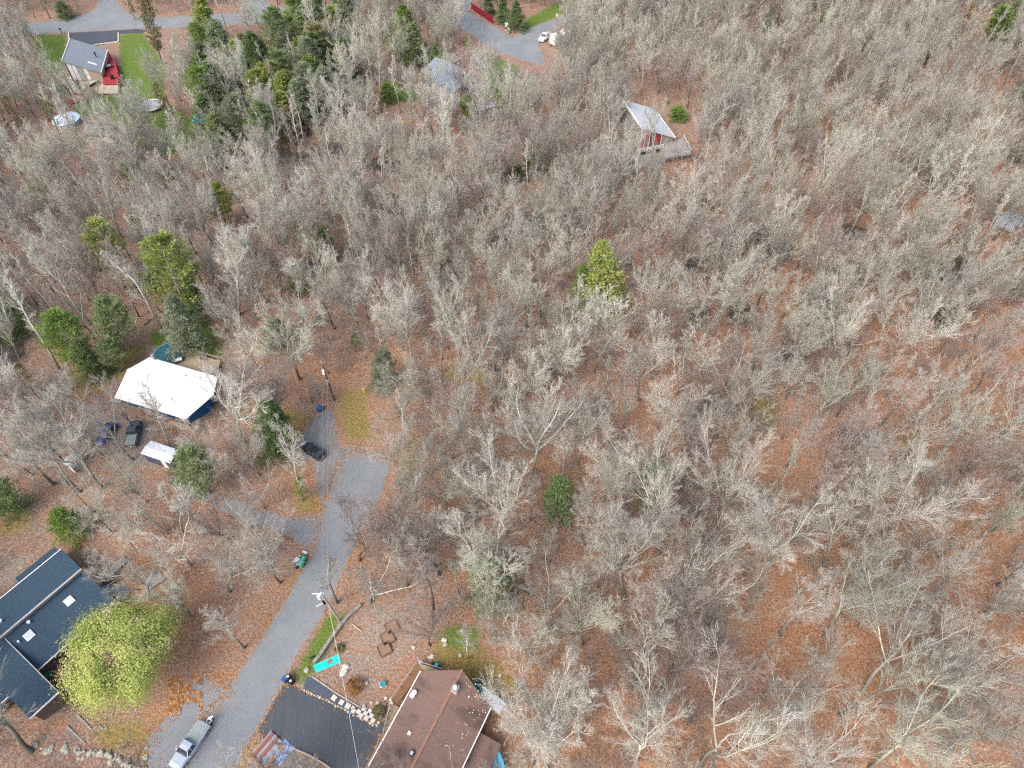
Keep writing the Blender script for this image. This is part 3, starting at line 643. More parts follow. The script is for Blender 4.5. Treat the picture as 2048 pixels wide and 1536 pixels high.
for k, (x0, x1, hh) in enumerate(((.45, 1.35, 5.6), (1.5, 2.35, 5.2), (2.5, 3.7, 4.6), (3.85, 4.8, 4.0))):
    f = MB().add([(x0, .43, 1.2), (x1, .43, 1.2), (x1, .43, 6.7 - 4.0 * x1 / L - .35), (x0, .43, 6.7 - 4.0 * x0 / L - .35)], [(0, 1, 2, 3)]).add([(x0, .49, 1.2), (x1, .49, 1.2), (x1, .49, 6.7 - 4.0 * x1 / L - .35), (x0, .49, 6.7 - 4.0 * x0 / L - .35)], [(0, 1, 2, 3)]).build('front_panel', white_m if k != 2 else M_plain('screen_panel', (.34, .40, .36), (.28, .33, .30)), h)
MB().box((.18, .45, 3.4), (.2, .2, 6.6)).build('corner_post', M_plain('rust_post', (.20, .07, .045)), h)
def wdeck(parent, pts, z, mat, name='deck', rail=None, rm=None, t=.15):
    w = [G(u, v, z) for u, v in pts]; o = MB().slab(w, t).build(name, mat, parent, True)
    for (i, j) in rail or ():
        MB().beam(w[i] + Vector((0, 0, .95)), w[j] + Vector((0, 0, .95)), .12, .1).build('rail', rm or mat, parent, True)
        MB().beam(w[i] + Vector((0, 0, .5)), w[j] + Vector((0, 0, .5)), .08, .06).build('rail', rm or mat, parent, True)
        n = max(1, int((w[j] - w[i]).length / 1.8))
        for k in range(n + 1):
            p = w[i].lerp(w[j], k / n); MB().box((p.x, p.y, (z + .95) / 2), (.1, .1, z + .95)).build('post', rm or mat, parent, True)
    return o
wdeck(h, [(133, 153), (196, 148), (200, 158), (178, 170), (160, 188), (146, 182)], .85, M_plain('pale_tan_deck', (.50, .43, .36), (.42, .36, .30), 4), 'front_deck')
wdeck(h, [(203, 108), (216, 106), (232, 128), (238, 150), (236, 168), (206, 168), (206, 150)], 1.2, m_red, 'side_deck', [(1, 2), (2, 3), (3, 4)], m_red)
wdeck(h, [(206, 166), (236, 170), (236, 186), (196, 187), (190, 176)], .8, m_tan, 'lower_deck')
wdeck(h, [(143, 185), (158, 187), (176, 176), (182, 192), (170, 200), (143, 206)], .5, m_red, 'red_step_deck', [(4, 5)], m_red)
t_ = thing('patio_table', 'round grey patio table with stools on the red deck', 'table', G(218, 136, 1.2))
MB().cyl((0, 0, .7), .75, .06, 14).build('tabletop', m_grywood, t_); MB().cyl((0, 0, 0), .1, .7, 8).build('leg', m_dark, t_)
for a in (0.3, 2.4, 4.4): s_ = MB().cyl((1.1 * math.cos(a), 1.1 * math.sin(a), 0), .24, .45, 8).build('stool', m_dark, t_)
t_ = thing('grill', 'black barbecue grill with white cover on the red deck', 'grill', G(226, 158, 1.2), .5)
MB().box((0, 0, .5), (.9, .6, .9)).build('body', m_dark, t_); MB().tube([(-.45, 0, .95), (.45, 0, .95)], .3, 10).build('lid', m_dark, t_)
def edging(label, pts, mat, w=.3, hgt=.22, z=0, name='edging_kerb', cat='kerb'):
    t = thing(name, label, cat, G(*pts[0]))
    for a, b in zip(pts[:-1], pts[1:]):
        A_, B_ = G(*a, z), G(*b, z); k = max(1, round((B_ - A_).length / 1.2))
        for i in range(k):
            p, q_ = A_.lerp(B_, i / k + .006), A_.lerp(B_, (i + 1) / k - .006)
            MB().beam(p + Vector((0, 0, hgt / 2)), q_ + Vector((0, 0, hgt / 2)), w, hgt).build('kerb_stone', mat, t, True)
    return t
m_kerb = M_plain('pale_kerb_stone', (.56, .52, .46), (.46, .42, .37), 4, .9)
edging('pale kerb along the left end of the upper dark driveway', [(138, 64), (138, 80)], m_kerb)
edging('pale kerb round the right end of the upper dark driveway', [(237, 66), (237, 84), (198, 89), (176, 94)], m_kerb)
c = G(124, 67); t_ = thing('mailbox', 'dark mailbox on a post where the left lawn meets the upper road', 'mailbox', (c.x, c.y, 0))
MB().box((0, 0, .6), (.12, .12, 1.2)).build('post', m_dark, t_); MB().tube([(-.35, 0, 1.35), (.35, 0, 1.35)], .2, 8).build('box', m_dark, t_)
# barn, dome pool, trampoline below it
shed('long low barn with brown-grey gable roof and tan end left of the wood', (163, 270), (222, 273), (160, 243), 3.2, m_shdark, M_plain('tan_boards', (.50, .45, .30), (.42, .37, .25)), 1.0, 'barn', .3)
c = G(136, 246); t_ = thing('pool', 'round pool with domed pale blue cover next to the long barn', 'pool', (c.x, c.y, 0))
MB().cyl((0, 0, 0), 3.3, 1.2, 24).build('wall', M_plain('blue_grey_wall', (.20, .28, .36), (.28, .36, .44)), t_)
MB().tube([(0, 0, 1.2), (0, 0, 1.5), (0, 0, 1.72), (0, 0, 1.8)], [3.35, 2.5, 1.3, .1], 24).build('cover', M_plain('pale_blue_cover', (.44, .58, .72), (.62, .72, .80), .5, .3, .5), t_)
c = G(305, 216); t_ = thing('trampoline', 'round grey trampoline among yellow-green saplings on the lawn', 'trampoline', (c.x, c.y, 0))
MB().cyl((0, 0, .85), 2.5, .04, 24).build('mat', M_plain('grey_mat', (.36, .37, .38), (.28, .29, .30)), t_)
r_ = MB()
for k in range(24):
    a0_, a1_ = 2 * math.pi * k / 24, 2 * math.pi * (k + 1) / 24; r_.beam((2.7 * math.cos(a0_), 2.7 * math.sin(a0_), .86), (2.7 * math.cos(a1_), 2.7 * math.sin(a1_), .86), .5, .1)
r_.build('rim', M_plain('pale_pad', (.55, .57, .58)), t_)
for k in range(6): MB().box((2.6 * math.cos(k * 1.047), 2.6 * math.sin(k * 1.047), .42), (.08, .08, .84)).build('leg', m_metal, t_)

# 6. blue-grey gabled house by the junction
o0, th, L, W = hframe((844, 143), (905, 188), (893, 118), 4.0); hw = W / 2; rise = 2.5
h = thing('gabled_house', 'gabled house with blue-grey roof half hidden by pale branches', 'house', o0, th)
rt = lambda p: 4 + rise * (1 - abs(p[1] - hw) / hw) - .2
MB().prism([(.4, .4), (L - .5, .4), (L - .5, hw), (L - .5, W - .4), (.4, W - .4), (.4, hw)], 0, rt).build('wall', M_plain('grey_siding', (.34, .36, .38), (.29, .31, .33), 2), h)
r1 = MB().slab([(0, 0, 4), (L, 0, 4), (L, hw, 4 + rise), (0, hw, 4 + rise)], .18).build('roof', m_shsky, h)
MB().slab([(0, hw, 4 + rise), (L, hw, 4 + rise), (L, W, 4), (0, W, 4)], .18).build('roof', m_shpale, h, label='slope of the gabled house roof coloured paler for its light')  # same roof as the bluish slope; its brighter light is painted as paler shingles
MB().box((2.0, 1.6, 4.9), (.8, .8, .3)).build('skylight', m_glass, r1)
win(h, (L - .45, hw + 2.3, 2.6), 1.1, 1.3, math.pi / 2); win(h, (L - .45, hw - 1.6, 2.4), 1.1, 1.3, math.pi / 2); win(h, (1.6, .35, 2.4), .9, 1.4, 0)
wdeck(h, [(826, 178), (834, 150), (846, 152), (842, 182)], 1.0, m_brownwood, 'side_deck', [(0, 1)], m_brownwood)
shed('small brown-grey roofed shed with green front behind the gabled house', (906, 128), (921, 118), (886, 113), 2.8, m_shdark, M_plain('green_grey_boards', (.13, .24, .22), (.18, .28, .26)), .9)
def rubble(label, u, v, r, n, mats, name='junk_pile', cat='pile', flat=.5):
    c = G(u, v); t = thing(name, label, cat, (c.x, c.y, 0))
    for k in range(n):
        a = random.uniform(0, 6.28); d = r * math.sqrt(random.random()); w = random.uniform(.3, .9)
        MB().box((d * math.cos(a), d * math.sin(a), random.uniform(.1, .5) * (1 - d / r * .6)), (w, random.uniform(.12, .5), random.uniform(.06, .3)), random.uniform(0, 3.1), 0, ('X', random.uniform(-.4, .4))).build('scrap_board' if cat == 'pile' else 'log', random.choice(mats), t)
    return t
m_tanb = M_plain('fresh_lumber', (.58, .42, .24), (.48, .34, .19)); m_bark2 = M_plain('log_bark', (.20, .15, .11), (.30, .23, .17), 5)
rubble('heap of tan boards and boxes at the gabled house corner', 842, 180, 2.2, 14, [m_tanb, white_m, m_brownwood])
rubble('low heap of scrap boards beyond the small green-fronted shed', 930, 104, 3.0, 12, [m_tanb, m_grywood, m_brownwood])
rubble('brushwood and log heap on the grass above the round pool', 352, 676, 2.2, 26, [m_bark2, m_brownwood, m_tanb], 'log_pile', 'log pile')

# 7. angular house with red and white panels in the woods
A = G(1284, 256, 7.0); th = math.radians(15.0); L, D = 9.2, 13.2
h = thing('red_panel_house', 'pale-roofed angular house with red and white front panels amid bare woods', 'house', (A.x, A.y, 0), th)
MB().prism([(.3, .5), (L - .3, .5), (L - .3, D - .5), (.3, D - .5)], 0, lambda p: 7.0 - 4.0 * p[0] / L - .2).build('wall', m_grywood, h)
rf = MB().slab([(0, 0, 7.0), (L, 0, 3.0), (L, D, 3.0), (0, D, 7.0)], .2).build('roof', m_shpale, h)
MB().beam((-.06, 0, 6.95), (-.06, D, 6.95), .14, .45).build('fascia', trim_m, rf); MB().beam((L + .05, 0, 2.92), (L + .05, D * .82, 2.92), .14, .3).build('fascia', trim_m, rf)
MB().cyl((7.8, 10.8, 3.3), .15, .9, 8).build('vent_pipe', m_metal, rf)
m_redp = M_plain('red_panel', (.40, .03, .04), (.32, .025, .035), 3, .5, .4)
for x0, x1, z0, m_ in ((.5, 1.3, .4, m_redp), (1.5, 2.4, .4, m_redp), (2.7, 3.8, 1.2, m_glass), (4.0, 5.6, 1.4, m_redp)):
    za, zc = 6.4 - 4 * x0 / L, 6.4 - 4 * x1 / L
    MB().add([(x0, .40, z0), (x1, .40, z0), (x1, .40, zc), (x0, .40, za), (x0, .48, z0), (x1, .48, z0), (x1, .48, zc), (x0, .48, za)], [(0, 1, 2, 3), (4, 5, 6, 7), (0, 1, 5, 4), (1, 2, 6, 5), (2, 3, 7, 6), (3, 0, 4, 7)]).build('front_panel', m_, h)
for x in (.35, 1.4, 2.55, 3.9, 5.75): MB().box((x, .38, (6.5 - 4 * x / L) / 2), (.14, .12, 6.5 - 4 * x / L)).build('panel_strip', trim_m, h)
wdeck(h, [(1334, 286), (1366, 276), (1382, 308), (1330, 318), (1322, 300)], 1.6, m_grywood, 'side_deck', [(1, 2), (2, 3)], M_plain('pale_grey_rail', (.50, .52, .52)))
wdeck(h, [(1278, 305), (1326, 296), (1326, 284), (1276, 292)], 1.2, m_grywood, 'front_deck', [(0, 1)], trim_m)
pt = MB()
for k in range(22):
    p = G(1330, 318, 1.6).lerp(G(1382, 308, 1.6), k / 21); pt.box((p.x, p.y, p.z + .45), (.09, .04, .9))
o_ = pt.build('baluster', M_plain('baluster_paint', (.52, .54, .54)), h, True)

# 8. covered shapes at the right edge, low grey roof, pavilion shapes
c = G(2014, 446); t_ = thing('covered_boats', 'two blue-grey tarpaulin-covered humps side by side at the right edge', 'tarp', (c.x, c.y, 0), .5)
for s, o_x in ((1.0, -1.6), (1.15, 1.7)):
    MB().loft([[(o_x + x * s, y, 0.05) if k < 1 else (o_x + math.cos(math.pi * k / 6) * -1.45 * w * s, y, 1.7 * w * math.sin(math.pi * k / 6) + .05) for k, x in [(k, -1.45 * w) for k in range(7)]] for y, w in ((-2.6, .55), (-1.6, .95), (0, 1.05), (1.5, .9), (2.4, .5))]).build('cover', M_plain('blue_grey_tarp', (.30, .36, .42), (.40, .46, .52), .8, .5), t_, smooth=True)
shed('low blue-grey roofed outbuilding below the two light green conifers', (958, 222), (1000, 210), (956, 208), 2.6, M_plain('blue_grey_metal', (.30, .33, .42), (.38, .41, .50), 1), m_grywood, .4, 'outbuilding')
c = G(1256, 320); o_ = MB().slab([G(1232, 300, .06), G(1300, 296, .06), G(1330, 322, .06), G(1245, 342, .06)], .05).build('patio', m_grv); tag(o_, 'grey gravel pad before the red-panelled house', 'patio', kind='structure')

# ---------------------------------------------------------------- vehicles
def M_car(name, c, rough=.3): return M_plain(name, c, tuple(x * .9 for x in c), 2, rough, .6)
m_tail, m_head, m_chrome = M_plain('tail_light', (.35, .01, .015), None, 3, .3), M_plain('head_light', (.75, .76, .74), None, 3, .2, .6), M_plain('grey_trim', (.30, .31, .32), None, 3, .4)
m_rim = M_plain('wheel_rim', (.40, .41, .42), None, 5, .4, .5, .4)
def wheels(t, L, W, xs, r=.34):
    for x in xs:
        for s in (-1, 1):
            y = s * (W / 2 - .11)
            w = MB().tube([(x, y - .11, r), (x, y + .11, r)], r, 14).build('wheel', m_dark, t)
            MB().tube([(x, y + s * .09, r), (x, y + s * .125, r)], r * .62, 10).build('rim', m_rim, w)
def sect(x, w, z0, z1, c=.12):
    return [(x, -w + c, z0), (x, -w, z0 + c), (x, -w, z1 - c * 1.3), (x, -w + c * 1.4, z1), (x, w - c * 1.4, z1), (x, w, z1 - c * 1.3), (x, w, z0 + c), (x, w - c, z0)]
def car(label, cat, loc, rz, paint, L=4.5, W=1.78, kind='sedan', group=None, z=.04):
    t = thing({'sedan': 'parked_car', 'suv': 'parked_suv', 'pickup': 'pickup_truck'}[kind], label, cat, (loc.x, loc.y, z), rz, group)
    h = L / 2; w = W / 2; belt = {'sedan': .92, 'suv': 1.05, 'pickup': 1.08}[kind]; top = {'sedan': 1.43, 'suv': 1.74, 'pickup': 1.80}[kind]
    nose = belt - .22 if kind == 'sedan' else belt - .06
    secs = [sect(-h, w * .86, .34, belt - .16), sect(-h + .12, w * .96, .24, belt - .02), sect(-h + .8, w, .2, belt), sect(.2, w, .2, belt), sect(h - 1.35, w, .2, belt), sect(h - .5, w * .97, .2, nose + .06), sect(h - .1, w * .9, .26, nose - .05), sect(h, w * .78, .36, nose - .2)]
    MB().loft(secs).build('body', paint, t, smooth=False)
    if kind == 'pickup': x0, x1, xr0, xr1 = -.35, 1.35, -.2, .75
    elif kind == 'suv': x0, x1, xr0, xr1 = -h + .12, 1.2, -h + .4, .45
    else: x0, x1, xr0, xr1 = -h + .45, 1.1, -h + 1.05, .22
    wt = w * .74
    gl = MB().loft([[(x0, -w * .94, belt - .02), (x0, w * .94, belt - .02), (xr0, wt, top - .05), (xr0, -wt, top - .05)], [(x1, -w * .94, belt - .02), (x1, w * .94, belt - .02), (xr1, wt, top - .05), (xr1, -wt, top - .05)]]).build('windows', m_glass, t)
    rfm = MB(); rfm.loft([[(xr0 - .05, -wt * .96, top - .07), (xr0 - .05, wt * .96, top - .07), (xr0, wt * .8, top - .01), (xr0, -wt * .8, top - .01)], [((xr0 + xr1) / 2, -wt * 1.03, top - .06), ((xr0 + xr1) / 2, wt * 1.03, top - .06), ((xr0 + xr1) / 2, wt * .85, top + .03), ((xr0 + xr1) / 2, -wt * .85, top + .03)], [(xr1 + .05, -wt * .96, top - .07), (xr1 + .05, wt * .96, top - .07), (xr1, wt * .8, top - .01), (xr1, -wt * .8, top - .01)]])
    rfm.build('roof', paint, t)
    pl = MB()
    for s in (-1, 1):
        for a, b in ((x0, xr0), (x1, xr1)): pl.beam((a, s * w * .95, belt - .03), (b, s * wt * 1.01, top - .05), .09, .07)
        mx = (x0 + x1) / 2 - .1; pl.beam((mx, s * w * .95, belt - .03), (mx, s * wt * 1.01, top - .05), .10, .06)
    pl.build('pillar', paint, t)
    for s in (-1, 1):
        MB().box((h - .12, s * w * .66, nose - .16), (.18, .38, .14)).build('headlight', m_head, t)
        MB().box((-h + .04, s * w * .72, belt - .24), (.14, .34, .18)).build('tail_light', m_tail, t)
        MB().box((x1 - .25, s * (w + .1), belt + .05), (.16, .2, .14)).build('mirror', paint, t)
    MB().box((-h - .01, 0, .5), (.1, W * .8, .2)).build('bumper', m_chrome, t); MB().box((h + .0, 0, .42), (.1, W * .72, .18)).build('bumper', m_chrome, t)
    MB().box((-h - .04, 0, belt - .3), (.04, .5, .14)).build('number_plate', M_plain('plate', (.6, .55, .4)), t)
    if kind == 'pickup':
        MB().box((-h + .05 + (x0 + h) / 2 - .05, 0, belt + .02), (x0 + h - .25, W * .82, .05)).build('bed_cover', M_plain('grey_green_cover', (.22, .27, .25), (.28, .33, .31), 2, .6), t)
    wheels(t, L, W, (-h + .85, h - .88), .33 if kind == 'sedan' else .39)
    return t
def heading(a, b, z=0): A_, B_ = G(*a, z), G(*b, z); return math.atan2(B_.y - A_.y, B_.x - A_.x)
car('black hatchback parked on the worn apron above the cul-de-sac', 'car', G(626, 902, .6), heading((644, 914), (606, 889)), M_car('black_paint', (.012, .014, .016), .18), 4.45)
car('silver pickup with grey-green bed cover in the leaf-strewn lot', 'pickup', G(379, 1489, .9), heading((405, 1450), (355, 1524)), M_car('silver_blue_paint', (.42, .48, .56), .4), 5.9, 1.95, 'pickup')
car('dark grey pickup under branches in front of the white-roofed house', 'pickup', G(266, 866, .9), heading((263, 887), (272, 846)), M_car('charcoal_paint', (.06, .075, .08), .3), 5.3, 1.95, 'pickup')
car('dark blue car under branches left of the charcoal pickup', 'car', G(212, 866, .7), heading((222, 852), (206, 872)), M_car('blue_paint', (.03, .06, .17), .3), 4.4)
car('white pickup parked nose to the junction ahead of the travel trailer', 'pickup', G(1091, 71, 1.0), heading((1100, 64), (1082, 78)), M_car('white_paint_truck', (.74, .75, .76), .35), 5.6, 1.95, 'pickup')
car('grey sport utility car parked on gravel beside the gabled house', 'suv', G(957, 129, .8), heading((952, 113), (961, 142)), M_car('grey_paint', (.22, .26, .30), .35), 4.9, 1.9, 'suv')
A = G(1120, 66, 2.9); th = heading((1134, 60), (1104, 73), 2.9)
t = thing('travel_trailer', 'long white travel trailer parked behind the white pickup', 'trailer', (A.x, A.y, 0), th)
MB().loft([sect(-3.1, 1.1, .55, 2.8, .12), sect(-2.8, 1.2, .45, 2.95, .14), sect(2.4, 1.2, .45, 2.95, .14), sect(3.0, 1.15, .6, 2.5, .14)]).build('body', M_car('trailer_white', (.76, .77, .78), .5), t)
for x in (-1.6, .6): MB().box((x, 0, 3.02), (.7, .7, .16)).build('roof_vent', m_chrome, t)
for s in (-1, 1): MB().box((0, s * 1.21, 1.9), (1.3, .05, .6)).build('window', m_glass, t)
MB().box((-1.9, -1.21, 1.5), (.7, .05, 1.8)).build('door', m_chrome, t); wheels(t, 6, 2.4, (-.5, .4), .34); MB().beam((3.0, 0, .5), (4.0, 0, .5), .12, .12).build('hitch', m_dark, t)
c = G(408, 1466); t = thing('ladder', 'white metal ladder laid on a low rack beside the pickup', 'ladder', (c.x, c.y, 0), heading((388, 1500), (415, 1458)))
for s in (-.28, .28): MB().box((0, s, .75), (3.6, .07, .08)).build('stile', white_m, t)
for k in range(9): MB().box((-1.6 + k * .4, 0, .75), (.06, .54, .06)).build('rung', white_m, t)
for x in (-1.2, 1.2): MB().box((x, 0, .36), (.08, .8, .7)).build('trestle', m_dark, t)
c = G(428, 1440); t = thing('mailbox', 'white-topped mailbox on a dark post at the lot edge near the pickup', 'mailbox', (c.x, c.y, 0), .5)
MB().box((0, 0, .55), (.11, .11, 1.1)).build('post', m_dark, t); MB().tube([(-.3, 0, 1.25), (.3, 0, 1.25)], .18, 8).build('box', white_m, t); MB().box((.18, -.2, 1.3), (.06, .3, .25)).build('flag', m_dark, t)

# ---------------------------------------------------------------- poles and wires
m_pole = M_plain('creosote_pole', (.075, .055, .045), (.13, .10, .085), 3, .9, .1)
m_poleg = M_plain('silvered_pole', (.40, .37, .28), (.30, .275, .21), 3, .9, .1)
m_insul = M_plain('white_enamel', (.76, .78, .80), None, 3, .35, .5)
m_wire = M_plain('pale_cable', (.26, .27, .28), None, 3, .6)
def lean_pole(label, base, top, H, mat):
    b = G(*base); tp = G(*top, H); t = thing('utility_pole', label, 'utility pole', b)
    MB().tube([b, b.lerp(tp, .5), tp], [.17, .15, .11], 10).build('pole', mat, t, True); return t, b, tp
p1, b1, t1 = lean_pole('dark utility pole standing at the wood edge above the worn apron', (669, 801), (644, 727), 10.0, m_pole)
q_ = b1.lerp(t1, .80); MB().box((q_.x - .15, q_.y - .2, q_.z), (.42, .42, 1.0)).build('transformer', m_insul, p1, True)
q_ = t1; MB().tube([q_, q_ + Vector((-.1, 0, .6))], .06, 6).build('insulator', m_insul, p1, True)
q_ = b1.lerp(t1, .55); MB().box((q_.x, q_.y - .2, q_.z), (.4, .2, .6)).build('junction_box', m_chrome, p1, True); MB().beam(q_ + Vector((-.1, -.3, -.6)), q_ + Vector((-.1, -.3, .6)), .06, .06).build('conduit', m_insul, p1, True)
p2, b2, t2 = lean_pole('pale weathered utility pole with white transformer beside the lower road', (680, 1243), (643, 1187), 10.0, m_poleg)
q_ = t2; MB().cyl(q_ + Vector((-.45, -.15, -1.2)), .26, .8, 12).build('transformer', m_insul, p2, True)
MB().cyl(q_ + Vector((0, 0, -.02)), .1, .35, 8).build('insulator', m_insul, p2, True); MB().beam(q_ + Vector((-1.3, 0, -.1)), q_ + Vector((.3, 0, -.1)), .09, .09).build('crossarm', m_insul, p2, True)
q_ = b2.lerp(t2, .72); MB().cyl(q_ + Vector((-.35, -.15, -.2)), .2, .7, 10).build('cable_drum', m_dark, p2, True); MB().beam(q_ + Vector((-.1, 0, .1)), q_ + Vector((-1.3, -.7, .1)), .08, .08).build('bracket_arm', m_insul, p2, True)
def wire(label, a, b, sag, r=.022, mat=None, cat='cable'):
    pts = [a.lerp(b, t) - Vector((0, 0, sag * 4 * t * (1 - t))) for t in np.linspace(0, 1, 15)]
    o = MB().tube(pts, r, 5).build('overhead_cable', mat or m_wire); tag(o, label, cat, 'overhead cables'); return o
fa, fb_ = b1.lerp(t1, .66), b2.lerp(t2, .72)
wire('thick pale cable strung between the two utility poles over the road', b2.lerp(t2, .70), b1.lerp(t1, .62), .5, .024)
wire('thin upper cable strung between the two utility pole tops', t2 + Vector((.1, 0, 0)), t1, .4, .014)
off = G(260, 1640, 7)
wire('lower pale cable running from the weathered pole down the road to lower left', b2.lerp(t2, .62), Vector((off.x, off.y, 7.2)), .7, .024)
wire('upper thin cable running from the weathered pole top to lower left', t2, Vector((off.x - .8, off.y + .5, 9.5)), .5, .015)
wire('second thin cable beside the lower pale cable to lower left', b2.lerp(t2, .66), Vector((off.x + .9, off.y - .3, 7.6)), .7, .016)
hs = G(724, 1533, 3.4); wire('bright service cable from the weathered pole across the dark driveway', b2.lerp(t2, .66), Vector((hs.x + .6, hs.y - 3, 3.6)), .5, .024, M_plain('bright_service_cable', (.66, .66, .64), None))
c = G(1113, 54); t = thing('street_sign', 'pale round sign on a slim post between trailer and junction', 'sign', (c.x, c.y, 0))
MB().tube([(0, 0, 0), (0, 0, 3.4)], .05, 6).build('post', m_chrome, t); MB().tube([(0, -.06, 3.5), (0, -.02, 3.5)], .42, 14).build('disc', M_plain('pale_sign', (.62, .60, .50), None), t)
# red fence, bin and wreckage by the junction
A, B = G(942, 17), G(986, 48); t = thing('red_fence', 'dark red board fence edging the trees by the junction', 'fence', A)
m_redf = M_plain('dark_red_boards', (.26, .012, .035), (.19, .01, .028), 4, .7)
n = int((B - A).length / .42)
for k in range(n):
    p = A.lerp(B, (k + .5) / n); d = (B - A).normalized(); MB().beam(p + d * -.195 + Vector((0, 0, .95)), p + d * .195 + Vector((0, 0, .95)), .05, 1.9 + random.uniform(-.04, .04)).build('board', m_redf, t, True)
for z in (.4, 1.6): MB().beam(A + Vector((.06, .08, z)), B + Vector((.06, .08, z)), .05, .12).build('rail', m_redf, t, True)
for k in range(0, n + 1, 5):
    p = A.lerp(B, k / n); MB().box((p.x + .1, p.y + .12, 1.0), (.14, .14, 2.0)).build('post', m_redf, t, True)
def bin_(label, u, v, body, lid, rz=0, h=1.05, w=.62, round_=False, bag=None, name='wheelie_bin'):
    c = G(u, v); t = thing(name, label, 'bin', (c.x, c.y, .0), rz)
    if round_:
        MB().cyl((0, 0, 0), w * .42, h, 14, 0, w * .5).build('body', body, t); MB().cyl((0, 0, h), w * .54, .09, 14, 0, w * .4).build('lid', lid, t)
    else:
        MB().loft([[(-w * .4, -w * .42, 0.05), (w * .4, -w * .42, 0.05), (w * .4, w * .42, 0.05), (-w * .4, w * .42, 0.05)], [(-w * .5, -w * .52, h), (w * .5, -w * .52, h), (w * .5, w * .52, h), (-w * .5, w * .52, h)]]).build('body', body, t)
        MB().loft([[(-w * .54, -w * .56, h), (w * .54, -w * .56, h), (w * .54, w * .6, h), (-w * .54, w * .6, h)], [(-w * .42, -w * .5, h + .12), (w * .42, -w * .5, h + .12), (w * .42, w * .5, h + .12), (-w * .42, w * .5, h + .12)]]).build('lid', lid, t)
        for s in (-1, 1): MB().tube([(s * w * .4 - .05, w * .46, .12), (s * w * .4 + .05, w * .46, .12)], .12, 10).build('wheel', m_dark, t)
    if bag: MB().box((0, 0, h + .16), (w * .5, w * .4, .1), .5).build('sack', bag, t)
    return t
m_grnb, m_blk, m_gryb, m_blub = M_plain('green_plastic', (.015, .36, .27), (.012, .30, .22), 3, .5), M_plain('black_plastic', (.012, .016, .02), None, 3, .45), M_plain('grey_plastic', (.12, .13, .16), None, 3, .5), M_plain('blue_plastic', (.03, .10, .34), (.025, .08, .28), 3, .5)
m_paleb = M_plain('lilac_white_plastic', (.62, .60, .66), None, 3, .5)
RB = math.radians(-25)
bin_('bright green wheelie bin nearest the road edge, lower of the green pair', 604, 1132, m_grnb, m_grnb, RB, 1.0, .72)
bin_('bright green wheelie bin, upper of the green pair at the roadside', 608.5, 1122, m_grnb, m_grnb, RB, 1.0, .66)
bin_('grey-lidded black round bin, lowest of the roadside bin cluster', 594.5, 1134, m_blk, m_gryb, 0, .95, .72, True)
bin_('lilac-white square bin between the green and grey-lidded bins', 596, 1125, m_paleb, m_paleb, RB, .9, .78)
bin_('black round bin holding yellow sack, top of the roadside bin cluster', 602, 1117, m_blk, m_blk, 0, .8, .66, True, M_plain('yellow_sack', (.70, .56, .16), None))
o = small_box('litter_box', 'long white carton lying by the roadside bins', 'box', 610.5, 1106, (.75, .35, .22), .02, m_insul, -.5)
bin_('blue square bin at the dark driveway mouth beside two black bins', 571.5, 1362, m_blub, m_blub, RB, .95, .62)
bin_('large black round bin behind the blue bin at the driveway mouth', 579, 1358, m_blk, m_blk, 0, 1.0, .78, True, M_plain('pale_blue_sack', (.45, .55, .62), None))
bin_('black bin with white sack right of the driveway mouth bins', 584.5, 1366, m_blk, m_blk, RB, .8, .6, False, m_insul)
bin_('blue bin on its own at the top of the worn apron', 641, 820, m_blub, m_blub, -.3, .8, .9)
o = small_box('timber_offcut', 'pale plank lying behind the lone blue bin', 'plank', 646, 811, (1.3, .25, .12), .02, m_tanb, .7)
bin_('white-bodied bin with green lid below the red fence end', 1013, 52, m_insul, M_plain('teal_green_lid', (.01, .16, .13), None), 0, 1.3, 1.1)
rubble('white sacks and litter heaped below the green-lidded bin', 1020, 62, 1.5, 8, [m_insul, m_paleb], 'litter_pile', 'litter')
c = G(728, 783); t = thing('fire_hydrant', 'small yellow hydrant on the mossy patch right of the dark pole', 'hydrant', (c.x, c.y, 0))
m_yel = M_plain('yellow_enamel', (.66, .50, .03), None, 3, .4)
MB().tube([(0, 0, 0), (0, 0, .1), (0, 0, .75), (0, 0, .95), (0, 0, 1.05)], [.2, .14, .15, .17, .05], 10).build('barrel', m_yel, t); MB().tube([(-.28, 0, .6), (.28, 0, .6)], .09, 8).build('nozzle', m_yel, t)
o = small_box('tarp_bundle', 'bright blue tarp bundle on the lawn behind the back deck', 'tarp', 408, 682, (.9, .6, .4), 0, M_plain('bright_blue_tarp', (.02, .22, .52), None), .3)
c = G(396, 236, 5.5); t = thing('tarpaulin', 'turquoise tarpaulin caught in the conifers below the red-decked house lawn', 'tarp', (c.x, c.y, 0))
MB().tube([(0, 0, 0), (0, 0, 5)], .06, 6).build('prop_pole', m_metal, t); MB().slab([(-1.4, -.8, 5.2), (1.2, -.9, 4.7), (1.3, .9, 5.3), (-1.2, .9, 5.7)], .05).build('sheet', M_plain('turquoise_tarp', (.02, .34, .50), (.03, .42, .56), 1.5, .5), t)
rubble('brown wooden frame half sunk in leaves below the red-decked house', 424, 246, 1.2, 6, [m_bark2], 'branch_pile', 'branches')

